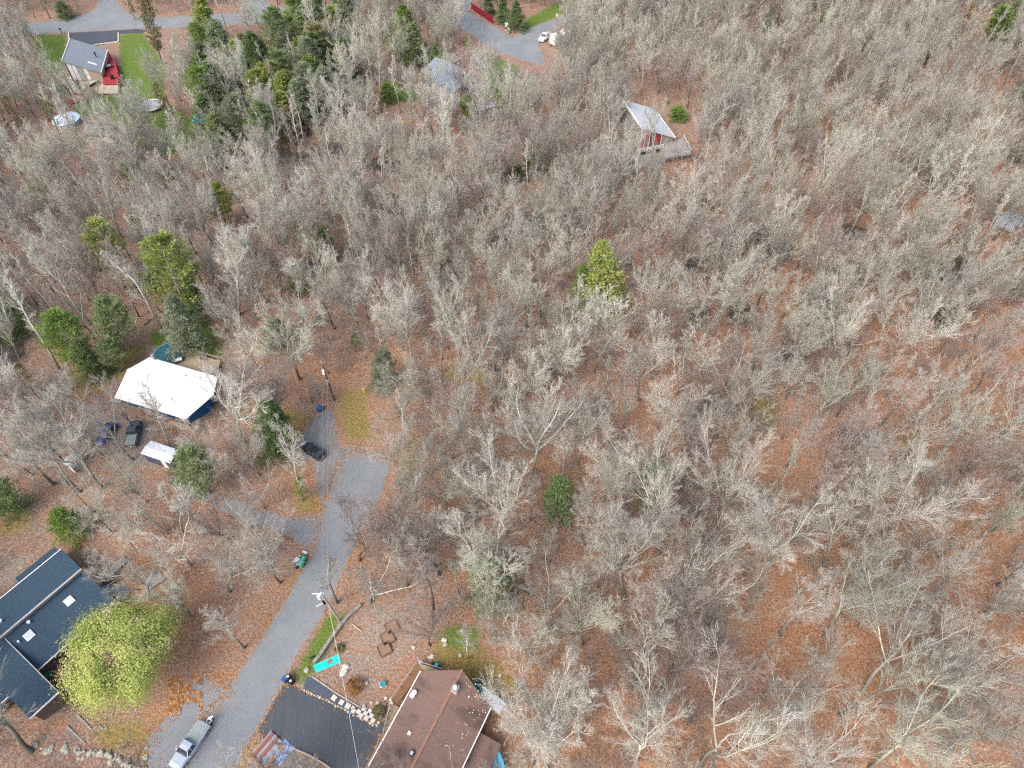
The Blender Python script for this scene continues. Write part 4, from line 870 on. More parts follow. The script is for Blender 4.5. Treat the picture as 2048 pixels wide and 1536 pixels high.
# ---------------------------------------------------------------- the lower gravel yard
m_planter = M_plain('reddish_planter_timber', (.22, .125, .085), (.16, .09, .06), 4, .85)
m_soil = M_plain('leafy_planter_soil', (.29, .19, .13), (.20, .125, .085), 5, .95, .1, bump=.4)
for i, (u, v, lb) in enumerate(((784, 1256, 'square timber planter, uppermost of three on the gravel yard'), (775, 1277, 'square timber planter with yellow weeds, middle of three on gravel'), (769, 1300, 'square timber planter, lowest of three on the gravel yard'))):
    c = G(u, v); t = thing('planter_box', lb, 'planter', (c.x, c.y, 0), math.radians(-62), 'timber planters on the gravel yard'); s = .82
    for a in range(4):
        dx, dy = ((s, 0), (0, s), (-s, 0), (0, -s))[a]
        MB().box((dx, dy, .2), (.09, 2 * s + .08, .4) if dy == 0 else (2 * s - .1, .09, .4)).build('side_board', m_planter, t)
    MB().box((0, 0, .15), (2 * s - .1, 2 * s - .1, .24)).build('soil', m_soil, t)
A = [G(u, v) for u, v in ((627, 1331), (671, 1312), (677, 1309), (682, 1324), (632, 1345))]
t = thing('groundsheet', 'bright turquoise groundsheet with a torn hole on the gravel yard', 'tarp', A[0])
c0 = G(660, 1322); out = [A[0], A[1], A[2], A[3], A[4]]; per = []
for i in range(5):
    for k in range(4): per.append(out[i].lerp(out[(i + 1) % 5], k / 4))
hole = [c0 + Vector((math.cos(a), math.sin(a), 0)) * random.uniform(.3, .48) for a in [math.atan2(p.y - c0.y, p.x - c0.x) for p in per]]
vs = []; fs = []; n = len(per)
for k in range(4):
    for i in range(n):
        p = hole[i].lerp(per[i], k / 3); vs.append((p.x, p.y, .05 + .06 * random.random() * (k in (1, 2))))
for k in range(3): fs += [(k * n + i, k * n + (i + 1) % n, (k + 1) * n + (i + 1) % n, (k + 1) * n + i) for i in range(n)]
MB().add(vs, fs).build('sheet', M_plain('turquoise_sheet', (.0, .62, .50), (.0, .54, .43), 1.5, .5, .4), t, True)
MB().tube([p + Vector((0, 0, .07)) for p in out + out[:1]], .05, 5).build('hem', M_plain('turquoise_hem', (.12, .66, .58), None), t, True)

def stone_mesh(name, seed, mat):
    import bmesh
    bm = bmesh.new(); bmesh.ops.create_icosphere(bm, subdivisions=1, radius=1.0); r = random.Random(seed)
    for v in bm.verts: v.co *= r.uniform(.75, 1.12); v.co.z *= .7
    me = bpy.data.meshes.new(name); bm.to_mesh(me); bm.free(); me.materials.append(mat); return me
m_stone = M_plain('lichened_fieldstone', (.42, .41, .33), (.24, .235, .20), 3, .95, .1, bump=.5, lo=.35, hi=.7)
m_palest = M_plain('pale_stone', (.60, .56, .49), (.42, .39, .33), 2.5, .95, .1, bump=.4)
STM = [stone_mesh('fieldstone', s, m_stone) for s in range(4)]; STP = [stone_mesh('pale_rock', s + 9, m_palest) for s in range(3)]
def stones(parent, pts, mesh, size, z=0.0, name='stone'):
    Mi = MATS_OF[parent.name].inverted()
    for p in pts:
        o = bpy.data.objects.new(name, random.choice(mesh)); COL.objects.link(o); o.parent = parent
        s = random.uniform(*size); o.scale = (s * random.uniform(.8, 1.35), s, s * random.uniform(.6, 1.0)); o.location = Mi @ Vector((p.x, p.y, z + s * .25)); o.rotation_euler = (0, 0, random.uniform(0, 6.28))
def along(path, step, jit):
    w = [G(u, v) for u, v in path]; r = []
    for a, b in zip(w[:-1], w[1:]):
        k = max(1, int((b - a).length / step))
        for i in range(k): r.append(a.lerp(b, (i + random.random() * .5) / k) + Vector((random.gauss(0, jit), random.gauss(0, jit), 0)))
    return r
t = thing('stone_wall', 'rambling lichened stone wall crossing the lower left corner', 'wall', G(150, 1510))
stones(t, along([(62, 1492), (110, 1500), (150, 1503), (178, 1510), (215, 1507), (245, 1522), (275, 1536), (300, 1555)], .42, .28), STM, (.24, .5)); stones(t, along([(150, 1505), (215, 1509), (270, 1536)], .6, .12), STM, (.25, .42), .3)
t = thing('stone_edging', 'short stone edging at the left rim of the leaf-strewn lot', 'edging', G(293, 1510)); stones(t, along([(286, 1525), (291, 1500), (295, 1480)], .45, .15), STM, (.2, .38))
t = thing('rock_border', 'pale rock border curving round shrubs by the brown roof', 'rock border', G(770, 1420))
stones(t, along([(722, 1418), (738, 1408), (752, 1405), (765, 1410), (778, 1404), (786, 1398)], .5, .12), STP, (.2, .4)); stones(t, along([(750, 1450), (765, 1441), (780, 1420), (787, 1402)], .5, .08), STP, (.16, .3))
stones(t, along([(770, 1396), (790, 1398)], .6, .2), STP, (.25, .42))
t = thing('rock_cluster', 'cluster of pale rocks on the slope above the brown roof', 'rocks', G(860, 1305)); stones(t, along([(838, 1325), (850, 1312), (866, 1300), (868, 1310), (852, 1318)], .7, .3), STP, (.28, .5)); stones(t, along([(830, 1300), (852, 1286)], 1.2, .2), STP, (.22, .4)); stones(t, along([(880, 1295), (915, 1302), (935, 1318)], 1.3, .5), STM, (.25, .5))
t = thing('boulder', 'long pale boulder lying on the gravel below the turquoise groundsheet', 'boulder', G(689, 1340)); stones(t, [G(692, 1334), G(689, 1341), G(686, 1347)], STP, (.5, .62), 0, 'rock')
t = thing('boulder', 'grey boulder beside the slate bed corner and mossy verge', 'boulder', G(613, 1341)); stones(t, [G(613, 1341)], STM, (.45, .5), 0, 'rock')
t = thing('boulder', 'pale greenish boulder standing alone in leaves of the lower wood', 'boulder', G(1213, 1206)); stones(t, [G(1213, 1206)], STM, (.55, .6), 0, 'rock')
for i, (u, v) in enumerate(((889, 1280), (732, 1367), (925, 1262), (1000, 1352))):
    t = thing('rock', ('flat pale rock on the bright grass patch right of the yard', 'pale rock on gravel right of the rusty round shrub', 'pale rock at the upper edge of the bright grass patch', 'pale rock in leaves right of the teal garden chair')[i], 'rock', G(u, v)); stones(t, [G(u, v)], STP, (.32, .42), 0, 'rock')
# stepping stones in the slate bed
SS = [(668, 1396, .62), (683, 1405, .6), (696, 1412, .62), (706, 1416, .4), (707, 1422, .5), (717, 1423.5, .5), (729, 1418, .5), (722, 1431, .5), (731, 1427, .5), (740, 1422, .45), (733, 1436, .55), (743, 1432, .5), (746, 1441, .5)]
rz = heading((668, 1396), (732, 1436))
m_ss = M_plain('cream_paving', (.66, .60, .50), (.54, .49, .41), 3, .9)
slab_me = None
for (u, v, s) in SS:
    c = G(u, v)
    if slab_me is None: o = MB().box((0, 0, 0), (1, 1, .06)).build('stepping_stone', m_ss); slab_me = o.data
    else: o = bpy.data.objects.new('stepping_stone', slab_me); COL.objects.link(o)
    o.parent = slate; o.location = (c.x, c.y, .06); o.scale = (s * 1.08, s * 1.08, 1); o.rotation_euler = (0, 0, rz + random.uniform(-.08, .08))
edging('pale timber edging along the upper side of the slate bed', [(625, 1354), (670, 1385), (700, 1403), (722, 1416)], M_plain('pale_edging_timber', (.50, .38, .27), (.40, .30, .21), 4), .16, .16, 0, 'timber_edging', 'edging')
t = thing('pebble_edging', 'row of small pale stones between slate bed and driveway', 'edging', G(660, 1405)); stones(t, along([(606, 1380), (640, 1394), (670, 1409), (700, 1426), (732, 1442), (750, 1449)], .42, .06), STP, (.10, .2))
edging('long pale timber edging along the lower side of the dark driveway', [(545, 1483), (586, 1497), (620, 1512), (650, 1529), (690, 1560)], M_plain('weathered_edging', (.46, .38, .30), (.36, .29, .23), 4), .22, .2, 0, 'timber_edging', 'edging')
edging('rusty landscape timber lying left of the leaf-covered garden', [(134, 1452), (173, 1490)], m_grywood, .22, .18, 0, 'landscape_timber', 'timber')
edging('landscape timber with a stepped end among leaves below the maple', [(154, 1430), (172, 1448), (185, 1461), (195, 1453)], m_grywood, .22, .18, 0, 'landscape_timber', 'timber')
edging('short landscape timber right of the stepped one under the maple', [(198, 1452), (208, 1460), (215, 1456)], m_grywood, .22, .18, 0, 'landscape_timber', 'timber')
edging('low grey retaining wall between the mossy verge and gravel yard', [(722, 1212), (700, 1232), (684, 1250), (664, 1278), (640, 1314), (628, 1328)], m_concrete, .45, .7, 0, 'retaining_wall', 'wall')
edging('dark timber kerb along the lower side of the gravelly drive', [(452, 1032), (500, 1052), (506, 1054)], m_brownwood, .2, .2, 0, 'timber_kerb', 'kerb')
edging('dark timber kerb near the mouth of the gravelly drive', [(552, 1068), (585, 1080)], m_brownwood, .2, .2, 0, 'timber_kerb', 'kerb')
edging('dark kerb boards behind the top of the cul-de-sac', [(684, 888), (705, 892), (728, 897)], m_bark2, .3, .25, 0, 'timber_kerb', 'kerb')
# raised bed with red slats and blue tarp, bottom edge
c = G(538, 1500); th = heading((522, 1506), (546, 1478)); t = thing('raised_bed', 'raised garden bed with red and ochre boards over grey slate', 'garden bed', (c.x, c.y, 0), th)
MB().box((0, 0, .1), (3.4, 2.9, .2)).build('slate_fill', m_slate if False else M_plain('grey_blue_fill', (.20, .23, .26), (.32, .35, .38), 6, .9), t)
for y, mt in ((1.0, m_redb := M_plain('brick_red_board', (.30, .10, .075), (.24, .08, .06), 4)), (.1, m_redb), (-1.25, M_plain('ochre_board', (.46, .27, .11), (.38, .22, .09), 4))): MB().box((0, y, .3), (3.3, .42, .14)).build('board', mt, t)
MB().box((-1.75, 0, .25), (.2, 2.9, .3)).build('end_board', m_brownwood, t)
c = G(566, 1504); t = thing('tarpaulin', 'crumpled light blue tarpaulin beside the raised garden bed', 'tarp', (c.x, c.y, 0), th)
vs = [(x * .36 - 1.3 + random.gauss(0, .07), y * .34 - .85 + random.gauss(0, .07), .08 + random.random() * .34 * (0 < x < 7 and 0 < y < 5)) for x in range(8) for y in range(6)]
MB().add(vs, [(x * 6 + y, x * 6 + y + 1, (x + 1) * 6 + y + 1, (x + 1) * 6 + y) for x in range(7) for y in range(5)]).build('sheet', M_plain('light_blue_tarp', (.20, .32, .66), (.28, .42, .74), 2, .5), t)
c = G(866, 1370 + 0); c = G(766, 1369); t = thing('bird_bath', 'small teal basin on a pale slab in the gravel yard', 'basin', (c.x, c.y, 0))
MB().box((0, 0, .05), (.95, .75, .1), .3).build('slab', m_palest, t); MB().cyl((.05, -.03, .1), .3, .35, 12, 0, .42).build('basin', M_plain('teal_basin', (.03, .26, .28), None), t)
c = G(905, 1335); t = thing('planter_trough', 'dark trough with turquoise tub by the walkway rail', 'planter', (c.x, c.y, 0), -.45)
c = G(872, 1334); t.location = (c.x, c.y, 0); MB().box((0, 0, .5), (1.2, .4, 1.0)).build('trough', m_blk, t); MB().cyl((.2, 0, 1.0), .25, .3, 10).build('tub', M_plain('turquoise_tub', (.02, .40, .48), None), t)
o = MB().tube([G(703, 1247) + Vector((0, 0, .1)), G(716, 1258) + Vector((0, 0, .12)), G(724, 1263) + Vector((0, 0, .1))], .09, 6).build('timber_pole', m_tanb); tag(o, 'thin ochre pole lying on the gravel right of the retaining wall', 'pole')

# fallen logs in the wood
m_deadw = M_plain('bleached_log', (.44, .34, .27), (.32, .24, .19), 3, .9)
LOGS = [((1536, 1377), (1690, 1377), .13, 'long bleached log lying level in leaves of the lower right wood'), ((1398, 1001), (1535, 994), .17, 'long bleached fallen trunk in the clearing right of the dark hemlock'), ((1757, 1208), (1782, 1236), .14, 'short bleached log beside the large mossy trunk at right'), ((1648, 968), (1676, 930), .22, 'splintered pale trunk lying against the dark leaning tree'),
        ((1105, 992), (1116, 969), .10, 'small pale log left of the dark rounded hemlock'), ((925, 893), (968, 893), .09, 'thin straight log lying right of the narrow pale tree'), ((268, 634), (306, 637), .18, 'pale log crossed by a dark one above the log heap'), ((286, 650), (312, 628), .16, 'dark log crossing the pale one above the log heap'), ((1286, 155), (1372, 178), .12, 'slender dark fallen trunk in the upper wood clearing'), ((690, 752), (722, 754), .09, 'dark brush log at the edge above the mossy patch'), ((1150, 1170), (1166, 1186), .1, 'short brown log in the lower middle wood'), ((560, 1136), (578, 1126), .08, 'crooked dark branch on orange leaves left of the bins')]
for a, b, r, lb in LOGS:
    A_, B_ = G(*a), G(*b); k = 6; pts = [A_.lerp(B_, i / k) + Vector((random.gauss(0, .05), random.gauss(0, .05), r * .9 + ground_z(A_.lerp(B_, i / k).x, A_.lerp(B_, i / k).y) + .03)) for i in range(k + 1)]
    o = MB().tube(pts, [r * (1 - .5 * i / k) for i in range(k + 1)], 7).build('fallen_log', m_deadw if 'dark' not in lb else m_bark2); tag(o, lb, 'log', 'fallen logs')

# leaves blown along the verges
lv = []; lm = []
def leafline(poly, n, sd):
    w = W2(poly); ln = [(w[(i + 1) % len(w)] - w[i]).length for i in range(len(w))]; cs = np.cumsum(ln) / sum(ln)
    for _ in range(n):
        r = random.random(); i = int(np.searchsorted(cs, r)); p = w[i].lerp(w[(i + 1) % len(w)], random.random()); d = (w[(i + 1) % len(w)] - w[i]).normalized()
        lv.append(p + Vector((-d.y, d.x, 0)) * abs(random.gauss(0, sd)) * random.choice((-1, 1, 1)))
leafline(ROAD, 2300, .4); leafline(PARKING, 1100, .7); leafline(DRIVE_L, 1500, .7); leafline(DRIVEWAY, 600, .25); leafline(GRAVEL_LOT, 1500, .9); leafline(ROAD_TOP, 1600, .5); leafline(ROAD_RIGHT, 1000, .5)
gl_ = W2(GRAVEL_LOT)
for _ in range(2200):
    p = G(random.uniform(335, 405), random.uniform(1352, 1432)); 
    if vnoise(np.array([p.x]), np.array([p.y]), 1.1, 5)[0] > .52: lv.append(p)
for _ in range(150): lv.append(G(random.uniform(520, 780), random.uniform(1360, 1540)) if random.random() < .25 else G(random.uniform(640, 780), random.uniform(880, 1100)))
N = len(lv); C = np.array([[p.x, p.y, .055] for p in lv]); a = RNG.random(N) * 6.28; s = RNG.uniform(.05, .12, N)
tv = np.stack([C + np.stack([np.cos(a + k * 2.1) * s, np.sin(a + k * 2.1) * s, RNG.uniform(0, .05, N)], 1) for k in range(3)], 1).reshape(-1, 3)
q = NT('loose_leaf', .9, .1); q.color(q.ramp(q.noise(2.2, 2, .5, q.coord()), [(.35, (.26, .10, .035)), (.5, (.42, .19, .07)), (.66, (.56, .36, .18))]))
o = bpy.data.objects.new('fallen_leaves', np_mesh('fallen_leaves', tv, None, np.arange(3 * N).reshape(-1, 3), [q.mat])); COL.objects.link(o); tag(o, 'loose orange leaves blown along road and drive edges', 'leaves', kind='stuff')

# ---------------------------------------------------------------- trees
def nrm(v): return v / (np.linalg.norm(v, axis=-1, keepdims=True) + 1e-9)
def spawn(Pp, R, m, t0, t1, ang, asd, lf, npt, up, wig, rf, rng, Lp=None, taper=.25, out=None):
    """Children of K parent polylines (K,N,3): m each, at stratified heights, leaving at an angle and curving up."""
    K, N, _ = Pp.shape
    seg = np.linalg.norm(np.diff(Pp, axis=1), axis=2).sum(1)
    t = t0 + (t1 - t0) * ((np.arange(m)[None, :] + rng.random((K, m))) / m); f = t * (N - 1); i = np.minimum(f.astype(int), N - 2); f = f - i
    k = np.arange(K)[:, None]
    st = Pp[k, i] * (1 - f[..., None]) + Pp[k, i + 1] * f[..., None]; r0 = R[k, i] * (1 - f) + R[k, i + 1] * f
    d = nrm(Pp[k, i + 1] - Pp[k, i]); rnd = rng.normal(size=d.shape)
    if out is not None: rnd = rnd * .6 + out * np.stack([st[..., 0], st[..., 1], np.zeros_like(t)], -1) / (np.abs(st[..., :2]).max() + 1e-6)
    perp = nrm(rnd - (rnd * d).sum(-1, keepdims=True) * d)
    a = np.radians(rng.normal(ang, asd, t.shape))[..., None]
    nd = nrm(np.cos(a) * d + np.sin(a) * perp)
    L = (seg[:, None] if Lp is None else Lp) * lf * (1.1 - .55 * (t - t0) / max(1e-6, t1 - t0)) * rng.uniform(.7, 1.25, t.shape)
    pts = [st]; cd = nd
    for j in range(npt - 1):
        cd = nrm(cd + np.array([0, 0, up]) + rng.normal(size=cd.shape) * wig); pts.append(pts[-1] + cd * (L / (npt - 1))[..., None])
    Q = np.stack(pts, 2).reshape(K * m, npt, 3)
    rr = np.minimum(r0 * rf, r0)[..., None] * np.linspace(1, taper, npt)
    return Q, rr.reshape(K * m, npt)
def tubes(groups):
    """[(polylines K,N,3, radii K,N, sides, pointed)] -> verts, quads, tris"""
    V, Qs, Ts = [], [], []; b = 0
    for Pp, R, s, pointed in groups:
        K, N, _ = Pp.shape
        T = np.gradient(Pp, axis=1); T = nrm(T); ref = np.array([.31, .17, .93]); u = nrm(np.cross(T, ref)); v = np.cross(T, u)
        n = N - 1 if pointed else N
        an = 2 * math.pi * np.arange(s) / s
        ring = Pp[:, :n, None, :] + R[:, :n, None, None] * (np.cos(an)[:, None] * u[:, :n, None, :] + np.sin(an)[:, None] * v[:, :n, None, :])
        V.append(ring.reshape(-1, 3)); base = b + (np.arange(K) * n * s)[:, None, None]
        j = np.arange(s)
        if n > 1:
            i = np.arange(n - 1)[:, None]; q_ = np.stack([i * s + j, i * s + (j + 1) % s, (i + 1) * s + (j + 1) % s, (i + 1) * s + j], -1).reshape(1, -1, 4)
            Qs.append((q_ + base).reshape(-1, 4))
        b += K * n * s
        if pointed:
            V.append(Pp[:, -1]); tip = b + np.arange(K); b += K
            r_ = (base[:, 0] + (n - 1) * s); t_ = np.stack([r_ + j, r_ + (j + 1) % s, np.broadcast_to(tip[:, None], (K, s))], -1); Ts.append(t_.reshape(-1, 3))
    return np.concatenate(V), np.concatenate(Qs) if Qs else None, np.concatenate(Ts) if Ts else None

def bare_tree(style, seed):
    """(trunk groups, crown groups) of a leafless tree about 15 m tall."""
    r = np.random.default_rng(seed)
    H = 15.0; fork = {'vase': .26, 'broad': .36, 'upright': .62, 'open': .5, 'stout': .3}[style]
    nt = 7; z = np.linspace(0, 1, nt)
    tr = np.zeros((1, nt, 3)); tr[0, :, 2] = z * H * (fork + .04); b = r.normal(0, .22, 2); tr[0, :, 0] = b[0] * z ** 2 + .12 * np.sin(z * 5 + seed); tr[0, :, 1] = b[1] * z ** 2 + .12 * np.cos(z * 4 + seed)
    r0 = {'vase': .17, 'broad': .19, 'upright': .155, 'open': .155, 'stout': .17}[style]
    R = r0 * (1.0 - .28 * z)[None, :]; R[0, 0] *= 1.35
    nl = {'vase': 5, 'broad': 4, 'upright': 1, 'open': 3, 'stout': 4}[style]
    la = {'vase': 24, 'broad': 34, 'upright': 3, 'open': 22, 'stout': 38}[style]
    # leaders
    az = r.random() * 6.28 + np.arange(nl) * 2 * math.pi / nl + r.normal(0, .35, nl); an = np.radians(r.normal(la, 7, nl)); an[0] *= .35
    n2 = 8; Ll = H * (1 - fork) * r.uniform(.85, 1.08, nl)
    st = tr[0, -1] - np.array([0, 0, 1]) * (r.random(nl) * H * .09 * (nl > 1))[:, None]
    d = np.stack([np.sin(an) * np.cos(az), np.sin(an) * np.sin(az), np.cos(an)], 1); pts = [st]; cd = d
    for j in range(n2 - 1): cd = nrm(cd + np.array([0, 0, .10]) + r.normal(size=cd.shape) * (.09 if style != 'stout' else .16)); pts.append(pts[-1] + cd * (Ll / (n2 - 1))[:, None])
    Ld = np.stack(pts, 1); RL = (r0 * (.60 if nl > 1 else .72)) * np.linspace(1, .16, n2)[None, :] * r.uniform(.8, 1.1, (nl, 1))
    cfg = {'vase': (10, 30, .40, .12), 'broad': (10, 38, .42, .12), 'upright': (22, 38, .27, .16), 'open': (10, 36, .36, .14), 'stout': (8, 44, .38, .12)}[style]
    L1, R1 = spawn(Ld, RL, cfg[0], .06 if nl > 1 else .02, .97, cfg[1], 9, cfg[2], 5, cfg[3], .11, .56, r)
    G_tr = [(tr, R, 8, False), (Ld, RL, 6, False)]
    lowN = 5 if style in ('upright', 'open') else 3
    Lw, Rw = spawn(tr, R * .5, lowN, .55, .98, 62, 10, .40 if style != 'upright' else .25, 5, .12, .14, .45, r)
    L1 = np.concatenate([L1, Lw]); R1 = np.concatenate([R1, np.minimum(Rw, .06)])
    L2, R2 = spawn(L1, R1, 6, .06, .95, 27, 7, .56, 4, .07, .045, .6, r)
    L3, R3 = spawn(L2, R2, 6, .05, .95, 28, 9, .60, 3, .05, .04, .7, r)
    R2 = np.maximum(R2, .012); R3 = np.maximum(R3 * .8, .0078)
    k = {'stout': 2}.get(style, 5)
    L4, R4 = spawn(L3, R3, k, .05, .95, 27, 9, .78, 2, .04, .04, .8, r)
    R4 = np.full_like(R4, .0058)
    if style == 'stout': sel = r.random(len(L3)) < .55; L3, R3 = L3[sel], R3[sel] * 1.2
    return G_tr, [(L1, R1, 5, False), (L2, R2, 3, True), (L3, R3, 3, True), (L4, R4, 3, True)]

STYLES = ['vase', 'broad', 'upright', 'open', 'vase', 'broad', 'upright', 'vase', 'open', 'broad', 'vase', 'upright', 'stout', 'open', 'broad', 'vase', 'upright', 'broad']
LOOK = {'vase': 'vase-shaped', 'broad': 'broad-crowned', 'upright': 'narrow upright', 'open': 'open-limbed', 'stout': 'stout thick-limbed'}
VAR = []
for i, s_ in enumerate(STYLES):
    gt, gc = bare_tree(s_, 100 + i); bm_, tm_ = TMAT['grey']
    v_, q_, t_ = tubes(gc)
    nq = [g_[0].shape[0] * ((g_[0].shape[1] - (2 if g_[3] else 1))) * g_[2] for g_ in gc]; ntr = [g_[0].shape[0] * g_[2] if g_[3] else 0 for g_ in gc]
    VAR.append((s_, np_mesh('bare_trunk', *tubes(gt), mats=[bm_], smooth=True), np_mesh('bare_crown', v_, q_, t_, mats=[tm_, bm_], qm=np.repeat([1, 1, 0, 0], nq), tm=np.repeat([1, 1, 0, 0], ntr))))

def set_mat(o, m): o.material_slots[0].link = 'OBJECT'; o.material_slots[0].material = m
def put_tree(name, cat, parts, loc, H, refH, tilt=(0, 0), rz=0.0, mats=None, wide=1.0):
    t = bpy.data.objects.new(name, None); COL.objects.link(t); t.location = loc; t.empty_display_size = .4
    d = Vector((math.tan(tilt[0]), math.tan(tilt[1]), 1)).normalized(); qt = Vector((0, 0, 1)).rotation_difference(d) @ Quaternion((0, 0, 1), rz)
    t.rotation_mode = 'QUATERNION'; t.rotation_quaternion = qt; s = H / refH; t.scale = (s * wide, s * wide, s); t['category'] = cat
    for k, (nm, me) in enumerate(parts):
        o = bpy.data.objects.new(nm, me); COL.objects.link(o); o.parent = t
        if mats:
            set_mat(o, mats[k])
            if nm == 'crown' and len(me.materials) > 1: o.material_slots[1].link = 'OBJECT'; o.material_slots[1].material = mats[0]
    return t

# --- landmark-based wording for trees
LM = [('white-roofed blue house', 330, 770), ('low white-roofed shed', 316, 905), ('black hatchback', 626, 902), ('top of the cul-de-sac', 735, 930), ('dark utility pole', 660, 775), ('brown-roofed house', 880, 1420), ('gravel yard', 750, 1270),
      ('turquoise groundsheet', 655, 1328), ('shingled house', 70, 1230), ('big yellow-green maple', 230, 1310), ('silver pickup', 378, 1490), ('red-decked house', 180, 130), ('blue-grey gabled house', 900, 155), ('red-panelled house', 1300, 245), ('white travel trailer', 1118, 68),
      ('twin yellow-green pines', 1190, 540), ('lone bright pine', 447, 410), ('tarpaulin-covered humps', 2015, 442), ('red fence', 965, 32), ('dark rounded hemlock', 1120, 990), ('roadside bin cluster', 600, 1125), ('gravelly drive', 530, 1035), ('bleached trunk in the clearing', 1465, 998), ('level log at lower right', 1612, 1377),
      ('round teal pool', 345, 715), ('long barn', 190, 258), ('trampoline', 305, 215), ('turquoise tarpaulin', 396, 235), ('upper road', 450, 40), ('weathered utility pole', 660, 1215), ('timber planters', 776, 1278), ('teal garden chair', 957, 1374), ('yellow hydrant', 728, 780), ('splintered pale trunk', 1662, 950),
      ('hemlock under the pale tree', 1300, 950), ('green-and-orange tree cluster', 1960, 60), ('junction road', 1000, 70), ('picture lower right corner', 2020, 1500), ('middle of the right edge', 2040, 760), ('picture upper right corner', 2030, 20), ('picture left edge middle', 10, 620), ('bottom edge right of centre', 1200, 1520), ('long fallen trunk up the wood', 1330, 168), ('low blue-grey outbuilding', 975, 212), ('dark pool at the right', 1900, 540), ('dark pool in mid-wood', 1055, 450)]
DIRS = ['right of', 'behind and right of', 'behind', 'behind and left of', 'left of', 'in front and left of', 'in front of', 'in front and right of']
RANK = ['', 'second ', 'third ', 'fourth ', 'fifth ', 'sixth ', 'seventh ', 'eighth ', 'ninth ', 'tenth ']
def word_trees(items, group):
    """items: (object, look phrase, px, py of crown). Each label names the closest landmark, the side and the rank among look-alikes there."""
    d = {}
    for o, look, px, py in items:
        k = min(range(len(LM)), key=lambda i: (LM[i][1] - px) ** 2 + (LM[i][2] - py) ** 2); dx, dy = px - LM[k][1], LM[k][2] - py
        s = int(round(math.atan2(dy, dx) / (math.pi / 4))) % 8; d.setdefault((look, k, s), []).append((dx * dx + dy * dy, o))
    for (look, k, s), L_ in d.items():
        L_.sort(key=lambda a: a[0])
        for r, (_, o) in enumerate(L_):
            w_ = f"{look}, {RANK[min(r, 9)]}nearest {DIRS[s]} the {LM[k][0]}" if len(L_) > 1 else f"{look}, {DIRS[s]} the {LM[k][0]}"
            o['label'] = w_ if len(w_.split()) <= 16 else w_.replace(' bare tree', '')
            o['group'] = group

